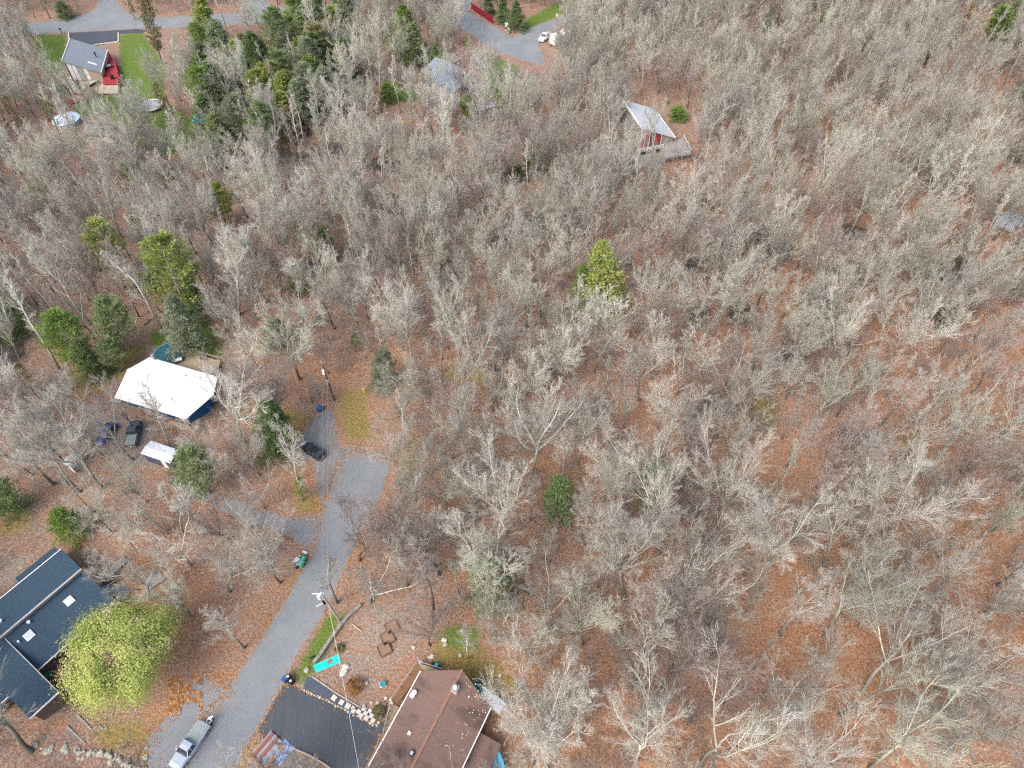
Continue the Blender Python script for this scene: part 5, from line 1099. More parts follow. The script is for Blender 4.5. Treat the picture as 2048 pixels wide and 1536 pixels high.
# --- trees read off the photograph: (base u,v, crown-tip u,v, style, tone, width)
HERO = [(479,629,460,469,'open','pale grey',1.5),(332,669,225,497,'upright','pale grey',1.2),(180,649,50,471,'open','pale grey',1.1),(120,744,0,504,'upright','pale grey',1.1),(510,694,425,609,'open','grey',1),(355,569,312,452,'stout','pale grey',.9),
 (824,716,802,581,'vase','pale grey',1),(929,751,862,509,'open','pale grey',1),(652,619,622,501,'vase','lichen-green',1.1),(989,741,997,629,'vase','pale grey',.9),(722,666,687,554,'vase','pale grey',1),(619,666,594,574,'broad','pale grey',1),(600,759,562,621,'broad','lichen-green',1.1),(942,711,902,600,'broad','pale grey',1),(809,704,772,618,'broad','pale grey',1),
 (1216,696,1209,574,'broad','pale grey',1.15),(1331,654,1344,535,'broad','pale grey',1.05),(1384,669,1394,549,'broad','grey',1),(1471,659,1481,524,'vase','pale grey',1),(1244,556,1249,471,'vase','pale grey',1),(1124,768,1136,661,'vase','pale grey',1.1),(1299,759,1309,649,'vase','pale grey',1.15),(1401,768,1414,671,'broad','pale grey',1.1),(1069,768,1066,659,'vase','grey',1.1),(1051,620,1048,540,'vase','pale grey',1),
 (1758,694,1761,601,'open','pale grey',1),(1811,716,1886,608,'broad','pale grey',1.1),(1698,709,1720,620,'stout','pale grey',.8),(1893,619,2004,500,'vase','grey',1.1),(1918,751,1998,660,'open','brownish',1),
 (905,918,900,806,'vase','pale grey',.75),(894,1023,892,938,'vase','pale grey',1),(1062,953,1087,790,'broad','pale grey',1.1),(1012,1070,1007,945,'broad','pale grey',1.05),(1246,1205,1203,980,'broad','pale grey',1.15),(1292,1012,1305,880,'vase','pale grey',1.2),(985,1215,975,1075,'broad','lichen-green',1.05),(832,1002,832,895,'vase','lichen-green',.95),
 (1497,880,1501,798,'stout','pale grey',1),(1632,975,1745,835,'vase','brownish',.9),(1650,993,1760,868,'upright','pale grey',1.1),(1435,1058,1487,890,'vase','grey',1),(1315,1110,1345,840,'broad','pale grey',.8),(1390,1155,1405,1020,'vase','grey',1.1),(1642,1138,1705,990,'open','pale grey',1.1),(1540,1130,1565,985,'vase','pale grey',1.15),(1770,1080,1850,920,'broad','grey',1.1),
 (1264,1377,1314,1183,'open','grey',1),(1097,1257,1078,1165,'broad','grey',1),(1322,1374,1387,1240,'vase','brownish',1),(1267,1540,1290,1365,'broad','pale grey',.95),(1400,1532,1515,1372,'stout','pale grey',1.15),(1157,1482,1157,1375,'upright','pale grey',1.1),(1097,1540,1082,1350,'vase','grey',1),(1062,1530,1054,1435,'vase','pale grey',1.0),(1066,1312,1018,1268,'broad','grey',1.5),(1421,1251,1490,1160,'stout','lichen-green',1.1),(1366,1262,1400,1100,'vase','grey',1),
 (1646,1274,1780,1095,'broad','lichen-green',1),(1726,1382,1862,1195,'broad','pale grey',1.05),(1676,1430,1990,1250,'open','lichen-green',.9),(1556,1277,1640,1150,'open','grey',1),(1736,1538,1911,1430,'broad','lichen-green',1.0),(1868,1382,2020,1300,'vase','pale grey',1.1),(1611,1536,1660,1440,'broad','grey',1),(1890,1510,1990,1400,'vase','grey',1.1),
 (207,975,80,838,'broad','pale grey',1),(160,985,20,812,'open','pale grey',1),(107,969,-10,832,'broad','pale grey',1),(266,920,150,800,'broad','pale grey',1),(345,905,290,778,'open','pale grey',.9),(484,888,458,728,'broad','pale grey',1.05),(604,1001,572,858,'open','pale grey',.75),(625,806,618,750,'stout','lichen-green',1.1),(552,795,545,745,'broad','pale grey',1.1),
 (458,1180,446,1105,'broad','pale grey',1.35),(526,1092,520,1030,'stout','pale grey',.9),(530,1018,505,950,'stout','pale grey',.9),(742,1203,742,1140,'broad','grey',1.7),(793,1102,770,1000,'vase','brownish',1.1),(488,1298,430,1235,'open','grey',1.3),(65,1500,30,1420,'broad','grey',1.3),(486,1590,452,1482,'vase','pale grey',1.1),
 (333,1064,262,1005,'broad','pale grey',1.3),(366,1068,340,975,'open','pale grey',1.1),(275,1100,215,1050,'broad','pale grey',1.3),(300,1200,330,1140,'broad','grey',1.2),(420,985,405,900,'broad','pale grey',1),(870,120,878,10,'vase','lichen-green',1.1),(788,95,765,0,'vase','grey',1),(78,105,15,5,'broad','pale grey',1.1),(1740,150,1800,60,'vase','pale grey',1),(860,1290,850,1225,'vase','brownish',1),
 (880,1150,850,1060,'vase','brownish',1.2),(870,1240,850,1130,'upright','brownish',1.2),(720,1120,742,1010,'vase','brownish',.9)]

ROADS_W = [W2(p_) for p_ in (ROAD, PARKING, DRIVE_L, DRIVEWAY, GRAVEL_LOT, ROAD_TOP, DRIVE_TOP, ROAD_RIGHT)]
NO_TREE = [[(62,66),(290,58),(330,130),(300,200),(240,215),(100,180)], [(690,1225),(790,1170),(885,1190),(960,1245),(965,1305),(860,1330),(780,1420),(620,1350),(590,1330)], [(660,765),(745,755),(780,850),(778,905),(680,895)],
           [(110,1390),(300,1300),(440,1190),(520,1170),(575,1200),(520,1300),(440,1420),(310,1536),(100,1545),(50,1480)], [(330,650),(440,645),(475,720),(445,770),(320,740)], [(0,1060),(115,1070),(240,1185),(130,1400),(60,1460),(0,1460)], [(900,18),(1145,18),(1095,145),(955,165)],
           [(120,140),(245,100),(245,210),(140,215)], [(826,110),(965,110),(965,215),(840,205)], [(1230,190),(1395,225),(1395,320),(1265,310)], [(150,235),(230,235),(235,290),(110,285),(105,235)], [(720,1330),(1010,1330),(1030,1420),(950,1560),(500,1560),(560,1360)], [(215,710),(445,710),(440,870),(380,885),(210,820)], [(270,872),(360,872),(360,940),(270,940)], [(945,95),(1010,100),(1015,150),(950,165)],
           [(1985,415),(2048,410),(2048,470),(1985,470)], [(640,1230),(720,1200),(640,1340),(570,1370)], [(270,195),(345,195),(345,240),(270,240)]]
SPARSE = [([(440,800),(640,830),(640,1030),(430,1000)], .22), ([(400,1000),(640,1095),(600,1150),(540,1240),(420,1240),(380,1100)], .18), ([(180,800),(420,850),(440,1000),(300,970),(190,900)], .3), ([(310,55),(490,50),(510,105),(330,135)], .3), ([(60,0),(200,0),(190,45),(60,52)], .4), ([(300,0),(490,0),(490,32),(305,38)], .4), ([(690,700),(800,720),(800,1000),(780,900),(690,780)], .4), ([(960,1180),(1200,1130),(1300,1250),(1000,1300)], .6), ([(1540,1180),(1760,1180),(1700,1420),(1520,1400)], .55), ([(1240,100),(1400,130),(1420,215),(1240,195)], .35), ([(780,880),(1100,800),(1300,850),(1280,1060),(800,1060)], .8), ([(60,985),(250,1000),(230,1090),(0,1080),(0,1020)], .25), ([(180,660),(330,640),(320,720),(200,760)], .3),
          ([(960,1290),(1070,1300),(1060,1420),(1000,1420)], .3)]
KEEP = [([(1325,270),(1392,270),(1398,320),(1325,325)], .97), ([(340,690),(445,700),(440,760),(340,735)], .95), ([(200,840),(290,838),(290,890),(200,890)], .3), ([(440,1430),(690,1130),(640,1060),(640,800),(690,800),(790,905),(760,1010),(690,1160),(560,1380),(470,1540),(300,1540),(330,1440)], 1.0), ([(700,1195),(870,1200),(870,1330),(780,1420),(620,1350)], 1.0), ([(842,1342),(921,1346),(981,1415),(925,1536),(736,1536),(520,1480),(570,1370),(780,1410)], 1.0), ([(229,795),(256,740),(301,715),(437,720),(431,752),(371,838)], .97), ([(281,881),(352,881),(352,927),(281,927)], 1.0), ([(105,1088),(228,1199),(117,1384),(59,1437),(0,1381),(0,1198)], 1.0),
        ([(60,20),(590,10),(590,50),(60,72)], .97), ([(124,75),(240,80),(240,180),(130,170)], .85), ([(842,118),(905,118),(955,160),(905,188)], .85), ([(1242,197),(1310,215),(1385,300),(1330,318),(1265,285)], .9), ([(900,15),(1140,20),(1074,130),(980,100)], .93), ([(90,230),(225,240),(220,275),(110,262)], .45), ([(600,820),(680,800),(690,900),(610,925)], 1.0), ([(1990,425),(2040,425),(2040,455),(1990,455)], .95), ([(580,1340),(590,1340),(590,1375),(560,1375)], 1.0), ([(100,1200),(340,1190),(360,1400),(110,1420)], 1.0), ([(660,770),(745,765),(760,880),(690,880)], .95), ([(500,830),(600,790),(610,900),(520,910)], .9), ([(200,840),(285,835),(285,890),(200,890)], .7), ([(400,960),(640,1020),(625,1105),(440,1020)], .92), ([(285,200),(330,200),(330,232),(285,232)], .4), ([(330,1230),(560,1100),(600,1140),(500,1330),(380,1370)], .95), ([(130,1400),(330,1400),(300,1540),(70,1480)], .9)]

# evergreens: (crown top u,v, base u,v, hue, habit)
EVER = [(603,10,612,95,'mid green','spire'),(622,40,640,125,'dark green','spire'),(640,62,655,135,'dark green','spire'),(600,72,602,135,'yellow-green','pine'),(560,62,568,130,'mid green','spire'),(570,98,568,155,'yellow-green','pine'),(522,80,530,150,'mid green','spire'),(524,125,525,185,'bright green','pine'),(545,118,552,165,'yellow-green','pine'),(672,68,690,150,'grey-green','spire'),(806,10,812,115,'bright green','spire'),(822,45,830,128,'mid green','spire'),
 (425,115,430,165,'yellow-green','pine'),(452,92,460,165,'mid green','spire'),(485,118,492,175,'bright green','pine'),(502,68,508,120,'mid green','spire'),(410,185,420,270,'dark green','spire'),(432,225,440,300,'mid green','spire'),(452,260,458,330,'dark green','spire'),(478,190,485,260,'mid green','spire'),(322,165,330,235,'olive','sapling'),(338,190,345,250,'olive','sapling'),(368,225,375,285,'yellow-green','sapling'),(250,322,262,375,'yellow-green','pine'),(345,330,352,385,'yellow-green','sapling'),
 (447,365,452,452,'yellow-green','pine'),(82,370,92,430,'yellow-green','pine'),(215,440,235,560,'yellow-green','pine'),(330,460,378,640,'yellow-green','pine'),(295,500,315,570,'grey-green','spire'),(232,595,250,700,'mid green','pine'),(138,625,160,730,'bright green','pine'),(180,680,192,755,'dark green','spire'),(225,680,242,745,'mid green','pine'),(395,555,402,640,'dark green','spire'),(366,590,380,705,'grey-green','spire'),(275,425,285,480,'dark green','spire'),(1200,480,1207,630,'yellow-green','spire'),(1160,528,1170,620,'bright green','spire'),
 (547,800,558,905,'dark green','spire'),(765,700,768,775,'grey-green','bush'),(708,665,711,705,'mid green','sapling'),(1118,955,1120,1032,'dark green','bush'),(1303,925,1308,1010,'grey-green','bush'),(975,1115,980,1200,'grey-green','spire'),(392,900,408,985,'mid green','pine'),(22,955,40,1020,'dark green','bush'),(155,1025,152,1075,'bright green','bush'),(600,955,606,1000,'yellow-green','sapling'),(62,725,70,790,'olive','sapling'),(1065,295,1068,340,'dark green','bush'),(1958,15,1970,110,'bright green','pine'),(1995,0,2005,80,'mid green','spire'),(1672,120,1676,165,'bright green','sapling'),(2035,140,2042,190,'mid green','spire'),
 (934,190,940,248,'bright green','pine'),(1003,185,1006,235,'yellow-green','pine'),(15,610,30,680,'dark green','spire'),(32,560,48,640,'dark green','spire'),(430,395,440,440,'mid green','sapling'),(1032,0,1034,60,'dark green','spire'),(1005,-5,1008,45,'dark green','spire'),(975,-10,978,30,'dark green','spire'),(1530,10,1534,60,'mid green','spire'),(1028,330,1032,360,'dark green','bush'),(300,255,310,300,'olive','sapling'),(165,160,170,205,'olive','sapling'),(14,190,40,260,'olive','sapling'),(285,-20,325,130,'olive','tall'),(90,180,120,270,'olive','sapling'),(640,455,650,520,'dark green','bush'),(588,530,600,580,'mid green','bush'),(870,85,880,150,'dark green','spire'),(555,640,558,690,'grey-green','bush'),(1885,610,1890,650,'olive','bush'),(770,165,775,205,'bright green','bush'),(1350,215,1354,240,'bright green','bush'),(262,-5,270,40,'olive','sapling'),(128,5,132,38,'dark green','bush'),(2020,270,2028,320,'mid green','spire'),(1640,15,1644,60,'mid green','spire')]

def evergreen(habit, seed):
    r = np.random.default_rng(seed); H = 12.0
    tr = np.zeros((1, 8, 3)); z = np.linspace(0, 1, 8); tr[0, :, 2] = z * H * .98; tr[0, :, 0] = .1 * np.sin(4 * z + seed); R = (.19 * (1 - z) + .015)[None, :]
    nb = {'pine': 78, 'spire': 120, 'bush': 90, 'sapling': 50, 'tall': 90, 'tuft': 30}[habit]
    lo_ = {'pine': .26, 'spire': .08, 'bush': .03, 'sapling': .2, 'tall': .2, 'tuft': .0}[habit]
    u = lo_ + (1 - lo_) * (np.arange(nb) + r.random(nb)) / nb; x = (u - lo_) / (1 - lo_)
    if habit == 'pine': prof = 4.3 * np.sqrt(np.clip(1 - x, 0, 1)) * (.55 + .45 * np.clip(x * 4, 0, 1)); u = np.round(u * 20) / 20 + r.normal(0, .006, nb); el = 14
    elif habit == 'spire': prof = 3.5 * (1 - x) ** .75 + .2; el = 2
    elif habit == 'bush': prof = 3.6 * np.sqrt(np.clip(1 - x ** 1.6, 0, 1)) + .2; el = 12
    elif habit == 'tall': prof = 1.5 * np.sin(np.clip(x * 2.6 + .4, 0, 3.1)) + .3; el = 40
    else: prof = 2.3 * np.sqrt(np.clip(1 - x, 0, 1)) + .2; el = 22
    az = r.random(nb) * 6.28; e = np.radians(r.normal(el, 9, nb) + (x - .3) * 22); L = prof * r.uniform(.6, 1.15, nb)
    d = np.stack([np.cos(e) * np.cos(az), np.cos(e) * np.sin(az), np.sin(e)], 1)
    st = np.stack([np.zeros(nb), np.zeros(nb), u * H * .97], 1); n = 4
    br = np.stack([st + d * (L * k / (n - 1))[:, None] + np.array([0, 0, (.10 if habit in ('pine', 'sapling', 'tall') else -.10)]) * ((k / (n - 1)) ** 2 * L)[:, None] for k in range(n)], 1)
    RB_ = (.035 * (1 - .75 * np.linspace(0, 1, n)))[None, :] * np.ones((nb, 1))
    dens = {'pine': 74, 'spire': 50, 'bush': 52, 'sapling': 30, 'tall': 26, 'tuft': 40}[habit]
    t = np.clip(.12 + .9 * r.random((nb, dens)) ** .7, 0, 1.04); f = np.minimum(t, .999) * (n - 1); i = f.astype(int); f = f - i; kk = np.arange(nb)[:, None]
    c = br[kk, i] * (1 - f[..., None]) + br[kk, i + 1] * f[..., None]
    side = nrm(np.cross(d, [0, 0, 1.0])); wdt = (.42 if habit != 'spire' else .34) * (L[:, None] * .5) * (1.15 - t) + .10
    off = r.normal(0, 1.15, (nb, dens)); c = c + side[:, None] * (off * wdt)[..., None] + r.normal(0, .13, c.shape) + np.array([0, 0, .06])
    ax = nrm(d[:, None] + side[:, None] * (np.sign(off) * .7)[..., None] + r.normal(0, .45, c.shape) + np.array([0, 0, .25 if habit in ('pine', 'sapling', 'tall') else -.05]))
    wv = nrm(np.cross(ax, r.normal(size=ax.shape) * .35 + np.array([0, 0, 1.0])))
    s = r.uniform(.15, .34, (nb, dens))[..., None] * (1.0 if habit != 'bush' else 1.1)
    a0, a1, a2 = c - wv * s * .42, c + wv * s * .42, c + ax * s * 1.25
    V = np.stack([a0, a1, a2], 2).reshape(-1, 3); T = np.arange(len(V)).reshape(-1, 3)
    tv, tq, tt = tubes([(tr, R, 7, False), (br, RB_, 3, True)])
    return (np_mesh('evergreen_trunk', tv, tq, tt, [TMAT['grey'][0]], True), np_mesh('evergreen_crown', V, None, T, [LEAF['mid green']]))
EVAR = {hb: [evergreen(hb, 40 + k * 7 + len(hb)) for k in range(nv)] for hb, nv in (('pine', 3), ('spire', 3), ('bush', 2), ('sapling', 2), ('tall', 1), ('tuft', 1))}
EWORD = {'pine': 'soft-plumed pine', 'spire': 'tapering conifer', 'bush': 'rounded evergreen bush', 'sapling': 'thin-leaved sapling', 'tall': 'tall wispy tree', 'tuft': 'low tufted shrub'}
ENAME = {'pine': 'pine_tree', 'spire': 'conifer_tree', 'bush': 'evergreen_bush', 'sapling': 'leafy_sapling', 'tall': 'wispy_tree', 'tuft': 'tufted_shrub'}
ever_items = []; EPOS = []
_ep = [(400,95),(560,60),(700,60),(725,150),(640,250),(520,330),(420,330),(395,230)]
_k = 0
while _k < 42:
    u_, v_ = random.uniform(395, 725), random.uniform(60, 335)
    if not inside(_ep, u_, v_) or any((u_ - a[2]) ** 2 + ((v_ - a[3]) * 1.6) ** 2 < 22 ** 2 for a in EVER): continue
    hh_ = random.uniform(70, 105); EVER.append((u_ - 8, v_ - hh_, u_, v_, random.choice(['mid green', 'dark green', 'grey-green', 'grey-green', 'bright green', 'yellow-green', 'olive']), random.choice(['spire', 'pine', 'pine']))); _k += 1
def solve(base, top, lo, hi, mt):
    b = G(*base); H = lo; best = None
    for k in range(60):
        Hh = lo + (hi - lo) * k / 59; p = G(*top, Hh)
        if p.y <= b.y: H = Hh; break
        H = Hh
    p = G(*top, H); tx, ty = (p.x - b.x) / H, (p.y - b.y) / H; m = math.hypot(tx, ty)
    if m > mt: tx, ty = tx * mt / m, ty * mt / m
    return b, H, (math.atan(tx), math.atan(ty))
for (tu, tv_, bu, bv, hue, hab) in EVER:
    b, H, tl = solve((bu, bv), (tu, tv_), 1.2 if hab in ('bush', 'tuft') else 3.5, 19, .12)
    wd = 1.0
    if hab == 'bush': wd = 1.9 * min(1.6, 5.0 / max(H, 2))
    if hab == 'pine': wd = 1.0
    if hab in ('spire', 'pine') and bv < 340: wd = 1.45 if hab == 'spire' else 1.15
    if hab == 'tuft': wd = 3.0; H = 1.1
    e = random.choice(EVAR[hab])
    o = put_tree(ENAME[hab], 'shrub' if hab in ('bush', 'tuft') else 'tree', (('trunk', e[0]), ('crown', e[1])), (b.x, b.y, ground_z(b.x, b.y) - .08), H, 12.0, tl, random.random() * 6.28, (TMAT['grey'][0], LEAF[hue]), wd)
    c = b + Vector((0, 0, H * .6)); px, py = P(c); ever_items.append((o, f"{hue} {EWORD[hab]}", px, py)); EPOS.append((b.x, b.y))
word_trees(ever_items, 'evergreens and late-leaf trees')

# the big yellow-green maple beside the shingled house, a smaller rusty shrub, weeds
def leafy(seed, n_cl, per, rx, rz_, zc, size):
    r = np.random.default_rng(seed); d = nrm(r.normal(size=(n_cl, 3))); d[:, 2] = np.abs(d[:, 2]) * 1.1 - .35; d = nrm(d); rad = r.uniform(.35, 1.0, n_cl) ** .6
    lob = 1 + .14 * np.sin(3 * np.arctan2(d[:, 1], d[:, 0]) + seed) * (1 - np.abs(d[:, 2]))
    cc = d * (rad * lob)[:, None] * np.array([rx, rx, rz_]) + np.array([0, 0, zc])
    c = (cc[:, None] + r.normal(0, 1, (n_cl, per, 3)) * np.array([.80, .80, .36]) * rx / 6.0).reshape(-1, 3); K = len(c)
    loc = (c - np.repeat(cc, per, 0)) / (np.array([.80, .80, .36]) * rx / 6.0); up = nrm(loc * .5 + np.repeat(d, per, 0) * .5 + r.normal(size=(K, 3)) * .3 + np.array([0, 0, .45])); a = nrm(np.cross(up, r.normal(size=(K, 3)))); b = np.cross(up, a); s = r.uniform(.6, 1.2, K)[:, None] * size
    V = np.stack([c - a * s, c - b * s * .6, c + a * s, c + b * s * .6], 1).reshape(-1, 3)
    return np_mesh('leafy_crown', V, np.arange(4 * K).reshape(-1, 4)), cc
me_, cc = leafy(5, 165, 260, 6.7, 5.2, 7.8, .14); me_.materials.append(LEAF['maple'])
b = G(288, 1345); t = thing('maple_tree', 'big yellow-green leafy maple overhanging the shingled house', 'tree', (b.x, b.y, 0))
gt, gc = bare_tree('broad', 77); tv, tq, tt = tubes(gt + gc[:2]); o = bpy.data.objects.new('trunk', np_mesh('maple_trunk', tv * np.array([.8, .8, .78]), tq, tt, [TMAT['grey'][0]], True)); COL.objects.link(o); o.parent = t
o = bpy.data.objects.new('crown', me_); COL.objects.link(o); o.parent = t
for i, (u, v, rx, hue, lb) in enumerate(((712, 1372, 1.2, 'orange', 'rusty round shrub in a bed on the gravel yard'), (760, 1426, .95, 'olive', 'olive ornamental shrub among pale rocks by the slate bed'), (680, 1298, .65, 'olive', 'small olive tufted shrub above the turquoise groundsheet'), (627, 1372 - 52, .5, 'dark green', 'tiny dark shrub at the corner of the turquoise groundsheet'))):
    mm, _ = leafy(20 + i, 26, 70, rx, rx * .6, rx * .5, .09); mm.materials.append(LEAF[hue]); c = G(u, v); o = bpy.data.objects.new('garden_shrub', mm); COL.objects.link(o); o.location = (c.x, c.y, 0); tag(o, lb, 'shrub')
mm, _ = leafy(31, 30, 60, 1.7, 1.3, 1.6, .12); mm.materials.append(LEAF['orange'])
for i, (u, v, s, lb) in enumerate(((1905, 75, 2.2, 'orange-leaved tree left of the green trees at upper right'), (905, 235, 1.0, 'rust-leaved sapling left of the light green conifer'))):
    c = G(u, v); t = thing('orange_tree', lb, 'tree', (c.x, c.y, 0)); t.scale = (s, s, s); o = bpy.data.objects.new('crown', mm); COL.objects.link(o); o.parent = t; o.location = (0, 0, 1.4)
    MB().tube([(0, 0, -.1), (0, 0, 3.2)], [.1, .04], 6).build('trunk', TMAT['brownish'][0], t)

# --- bare trees: first those read off the photograph, then the rest of the wood
TR = []   # x, y, H, tilt, rz, variant, tone, wide, hero
by_style = {s_: [i for i, v in enumerate(VAR) if v[0] == s_] for s_ in LOOK}
for (bu, bv, tu, tv_, sty, tone, wd) in HERO:
    b, H, tl = solve((bu, bv), (tu, tv_), 5.0, 19.5, .33); TR.append((b.x, b.y, H, tl, random.random() * 6.28, random.choice(by_style[sty]), tone, wd, True))
def pin(poly, x, y):
    r = False; n = len(poly); x1, y1 = poly[-1][0], poly[-1][1]
    for i in range(n):
        x2, y2 = poly[i][0], poly[i][1]
        if (y1 > y) != (y2 > y) and x < (x2 - x1) * (y - y1) / (y2 - y1) + x1: r = not r
        x1, y1 = x2, y2
    return r
HARD = hard.reshape(nyg, nxg)
def road_d(x, y): return float(HARD[min(max(int(round(y + 5)) + 5, 0), nyg - 1), min(max(int(round(x + 240)) + 5, 0), nxg - 1)])
def density(u, v):
    d = 1.0
    for pl, f in SPARSE:
        if pin(pl, u, v): d *= f
    return d
grid = {}
def free(x, y, r):
    i, j = int(x // 6), int(y // 6)
    for a in (-1, 0, 1):
        for b_ in (-1, 0, 1):
            for (qx, qy, qr) in grid.get((i + a, j + b_), ()):
                if (qx - x) ** 2 + (qy - y) ** 2 < (max(r, qr) if min(r, qr) > 0 else 0) ** 2: return False
    return True
def occupy(x, y, r): grid.setdefault((int(x // 6), int(y // 6)), []).append((x, y, r))
for t_ in TR: occupy(t_[0], t_[1], 4.0)
for (x, y) in EPOS: occupy(x, y, 2.6)
NOW = [np.array(p_) for p_ in NO_TREE]
EKEEP = [((a[0] + a[2]) / 2, a[1] * .55 + a[3] * .45, 24 + abs(a[3] - a[1]) * .35, 18 + abs(a[3] - a[1]) * .5) for a in EVER]
tries = 0; NTR = 0
while tries < 42000 and NTR < 2700:
    tries += 1
    y = 14 + 268 * random.random() ** .85; x = random.uniform(-1, 1) * (60 + .62 * y)
    u, v = Pn(x, y)
    if not (-160 < u < 2210 and -40 < v < 1640): continue
    if random.random() > density(u, v): continue
    r = random.uniform(4.0, 5.2) if y < 85 else (random.uniform(2.8, 3.7) if u < 800 else random.uniform(3.0, 4.0))
    if not free(x, y, r): continue
    if any(pin(p_, u, v) for p_ in NO_TREE): continue
    if road_d(x, y) < 1.3: continue
    H = random.uniform(10.5, 16.5) * (1.0 if random.random() < .8 else .72)
    bad = any(((Pn(x, y, H * .75)[0] - ex) / ew) ** 2 + ((Pn(x, y, H * .75)[1] - ey) / eh) ** 2 < 1 for ex, ey, ew, eh in EKEEP) and random.random() < (.8 if v < 420 and 380 < u < 740 else .9)
    for f in (.55, .85, 1.0):
        pu, pv = Pn(x, y, H * f)
        for pl, pr_ in KEEP:
            if random.random() < pr_ and pin(pl, pu, pv): bad = True; break
        if bad: break
    if bad: continue
    left = u < 900 and v < 700
    sty = random.choices(['vase', 'broad', 'upright', 'open', 'stout'], [.36, .26, .22, .14, .02] if not left else [.24, .2, .32, .22, .02])[0]
    tone = random.choices(['pale grey', 'grey', 'brownish', 'lichen-green'], [.22, .40, .24, .14] if v > 500 else ([.26, .46, .12, .16] if u > 900 else [.34, .34, .06, .26]))[0]  # farther trees get more grey tones, putting distance haze into their colour
    TR.append((x, y, H, (random.gauss(0, .05), random.gauss(0, .05)), random.random() * 6.28, random.choice(by_style[sty]), tone, random.uniform(.85, 1.12), False)); occupy(x, y, r); NTR += 1
def pxsize(t_):
    zc = t_[1] * math.cos(PITCH) + CH * math.sin(PITCH); u, v = Pn(t_[0], t_[1], t_[2] * .6)
    return (10 if t_[8] else t_[2] / zc) if (0 < u < 2048 and 0 < v < 1536) else 0
order = sorted(range(len(TR)), key=lambda i: -pxsize(TR[i])); ITEMS = []; SRC = {}
IND = order[:300]; REST = order[300:]
for i in IND:
    x, y, H, tl, rz, vi, tone, wd, hero = TR[i]; sty, tm, cm = VAR[vi]
    o = put_tree('bare_tree', 'tree', (('trunk', tm), ('crown', cm)), (x, y, ground_z(x, y) - .1), H, 15.0, tl, rz, TMAT[tone], wd)
    u, v = Pn(x, y, H * .6); sz = 'tall ' if H > 15.5 else ('small ' if H < 9 else '')
    ITEMS.append((o, f"{sz}{tone} {LOOK[sty]} bare tree", u, v)); SRC.setdefault((vi, tone), o)
word_trees(ITEMS, 'bare trees of the wood')

def scatter(name, recs, sources, label, cat):
    """One object whose points carry copies of trees already standing in the wood."""
    n = len(recs); me = bpy.data.meshes.new(name); me.vertices.add(n)
    me.vertices.foreach_set('co', np.array([[r[0], r[1], ground_z(r[0], r[1]) - .1] for r in recs], np.float32).ravel())
    for an, ty, vals in (('rot', 'FLOAT_VECTOR', np.array([[r[3], r[4], r[5]] for r in recs], np.float32).ravel()), ('siz', 'FLOAT_VECTOR', np.array([[r[2] * r[7], r[2] * r[7], r[2]] for r in recs], np.float32).ravel()), ('idx', 'INT', np.array([r[6] for r in recs], np.int32))):
        a = me.attributes.new(an, ty, 'POINT'); a.data.foreach_set('vector' if ty == 'FLOAT_VECTOR' else 'value', vals)
    o = bpy.data.objects.new(name, me); COL.objects.link(o); tag(o, label, cat, kind='stuff')
    ng = bpy.data.node_groups.new(name, 'GeometryNodeTree'); ng.interface.new_socket('Geometry', in_out='INPUT', socket_type='NodeSocketGeometry'); ng.interface.new_socket('Geometry', in_out='OUTPUT', socket_type='NodeSocketGeometry')
    N_ = ng.nodes; L_ = ng.links; gi = N_.new('NodeGroupInput'); go = N_.new('NodeGroupOutput'); ip = N_.new('GeometryNodeInstanceOnPoints'); jn = N_.new('GeometryNodeJoinGeometry')
    for parts in reversed(sources):
        j2 = N_.new('GeometryNodeJoinGeometry')
        for p_ in parts:
            oi = N_.new('GeometryNodeObjectInfo'); oi.inputs['Object'].default_value = p_; oi.inputs['As Instance'].default_value = True; L_.new(oi.outputs['Geometry'], j2.inputs[0])
        gti = N_.new('GeometryNodeGeometryToInstance'); L_.new(j2.outputs[0], gti.inputs[0]); L_.new(gti.outputs[0], jn.inputs[0])
    def attr(nm, ty):
        q_ = N_.new('GeometryNodeInputNamedAttribute'); q_.data_type = ty; q_.inputs['Name'].default_value = nm; return q_.outputs['Attribute']
    L_.new(gi.outputs[0], ip.inputs['Points']); L_.new(jn.outputs[0], ip.inputs['Instance']); ip.inputs['Pick Instance'].default_value = True
    L_.new(attr('idx', 'INT'), ip.inputs['Instance Index']); L_.new(attr('rot', 'FLOAT_VECTOR'), ip.inputs['Rotation']); L_.new(attr('siz', 'FLOAT_VECTOR'), ip.inputs['Scale'])
    L_.new(ip.outputs[0], go.inputs[0]); md = o.modifiers.new('scatter', 'NODES'); md.node_group = ng; return o
keys = sorted(SRC, key=lambda k: (k[0], k[1])); kid = {o: [] for o in SRC.values()}
for o in COL.objects:
    if o.parent in kid: kid[o.parent].append(o)
src = [kid[SRC[k]] for k in keys]
recs = []
for i in REST:
    x, y, H, tl, rz, vi, tone, wd, hero = TR[i]
    c_ = [n for n, k in enumerate(keys) if k == (vi, tone)] or [n for n, k in enumerate(keys) if k[1] == tone and VAR[k[0]][0] == VAR[vi][0]] or [n for n, k in enumerate(keys) if k[1] == tone]
    recs.append((x, y, H / 15.0, tl[0], tl[1], rz, random.choice(c_), wd))
scatter('bare_woodland', recs, src, 'the mass of smaller and farther bare trees filling the wood', 'woodland')

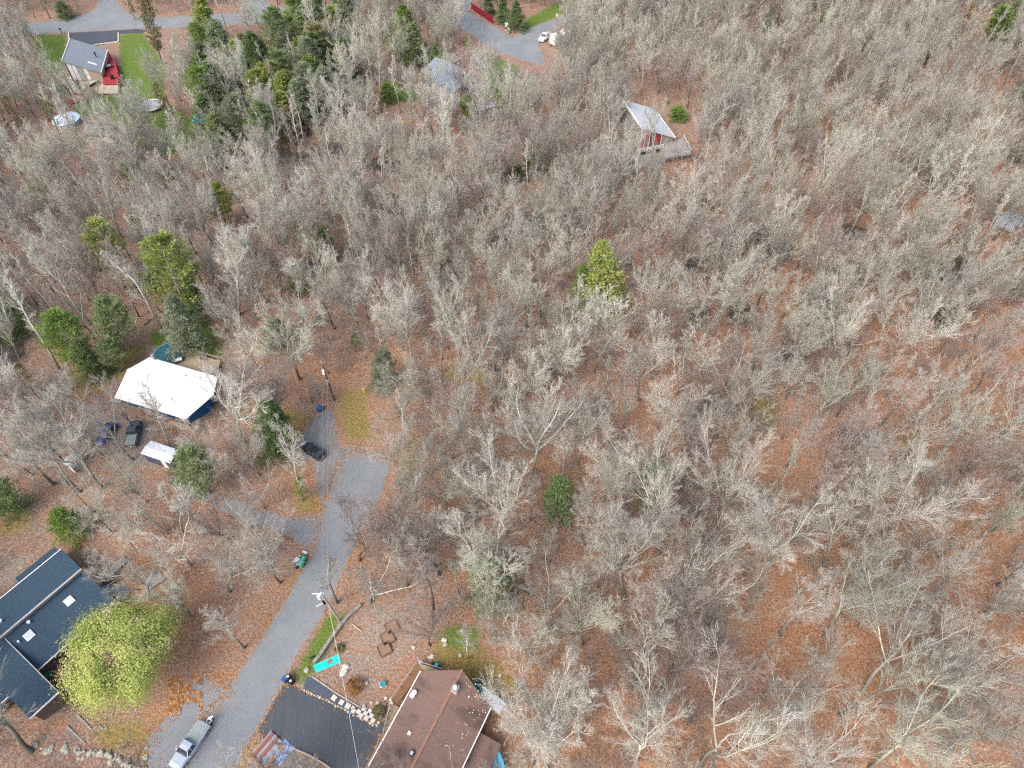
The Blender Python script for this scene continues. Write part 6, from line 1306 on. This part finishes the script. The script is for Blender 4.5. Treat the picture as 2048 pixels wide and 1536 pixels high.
# --- undergrowth: thin leafless saplings, a few single ones and the rest as ground cover
def sapling(seed):
    r = np.random.default_rng(seed); n = int(r.integers(3, 6)); az = r.random(n) * 6.28; an = np.radians(r.uniform(3, 20, n)); Ls = r.uniform(2.6, 4.6, n)
    d = np.stack([np.sin(an) * np.cos(az), np.sin(an) * np.sin(az), np.cos(an)], 1); pts = [np.stack([r.normal(0, .25, n), r.normal(0, .25, n), np.zeros(n)], 1)]; cd = d
    for j in range(5): cd = nrm(cd + r.normal(size=cd.shape) * .1); pts.append(pts[-1] + cd * (Ls / 5)[:, None])
    S = np.stack(pts, 1); RS = np.ones((n, 1)) * np.linspace(.028, .008, 6)[None]
    A1, R1 = spawn(S, RS, 9, .2, 1, 40, 12, .36, 3, .1, .12, .7, r); A2, R2 = spawn(A1, R1, 5, .2, 1, 36, 12, .55, 2, .06, .1, .9, r)
    return np_mesh('sapling_stems', *tubes([(S, RS, 4, True), (A1, np.maximum(R1, .009), 3, True), (A2, np.full_like(R2, .009), 3, True)]), mats=[TMAT['brownish'][1]])
SAPS = [sapling(300 + k) for k in range(5)]; shr = []
for k, (u, v) in enumerate(((640, 720), (700, 740), (505, 1060), (860, 1180), (1180, 1440))):
    b = G(u, v); o = bpy.data.objects.new('bare_shrub', SAPS[k]); COL.objects.link(o); o.location = (b.x, b.y, 0); s = random.uniform(.9, 1.2); o.scale = (s, s, s)
    set_mat(o, TMAT[('brownish', 'brownish', 'grey', 'grey', 'brownish')[k]][1])
    tag(o, ('thin brown bare shrub behind the dark utility pole', 'thin brown bare shrub right of the dark pole at the wood edge', 'thin grey bare shrub below the gravelly drive', 'thin grey bare shrub behind the gravel yard', 'thin brown bare shrub near the bottom edge of the wood')[k], 'shrub', 'bare shrubs'); shr.append(o)
VN = vnoise(np.arange(600)[None, :].repeat(320, 0), np.arange(320)[:, None].repeat(600, 1), 14, 8)
recs = []; tries = 0
while tries < 14000 and len(recs) < 3600:
    tries += 1; y = 14 + 262 * random.random() ** .9; x = random.uniform(-1, 1) * (58 + .62 * y); u, v = Pn(x, y)
    if not (-120 < u < 2160 and -30 < v < 1600) or random.random() > .35 + .65 * density(u, v): continue
    if any(pin(p_, u, v) for p_ in NO_TREE) or road_d(x, y) < .9: continue
    if m_wet[(min(max(int(round(y + 5)) + 5, 0), nyg - 1)) * nxg + min(max(int(round(x + 240)) + 5, 0), nxg - 1)] > .35: continue
    if VN[int(y) % 320, int(x + 300) % 600] < .36: continue
    recs.append((x, y, random.uniform(.45, 1.35), random.gauss(0, .08), random.gauss(0, .08), random.random() * 6.28, random.randrange(5), random.uniform(.9, 1.4)))
scatter('undergrowth', recs, [[o] for o in shr], 'thin leafless saplings and brush covering the forest floor', 'undergrowth')
print('TREES', len(TR), 'rest', len(REST), 'saplings', len(recs))
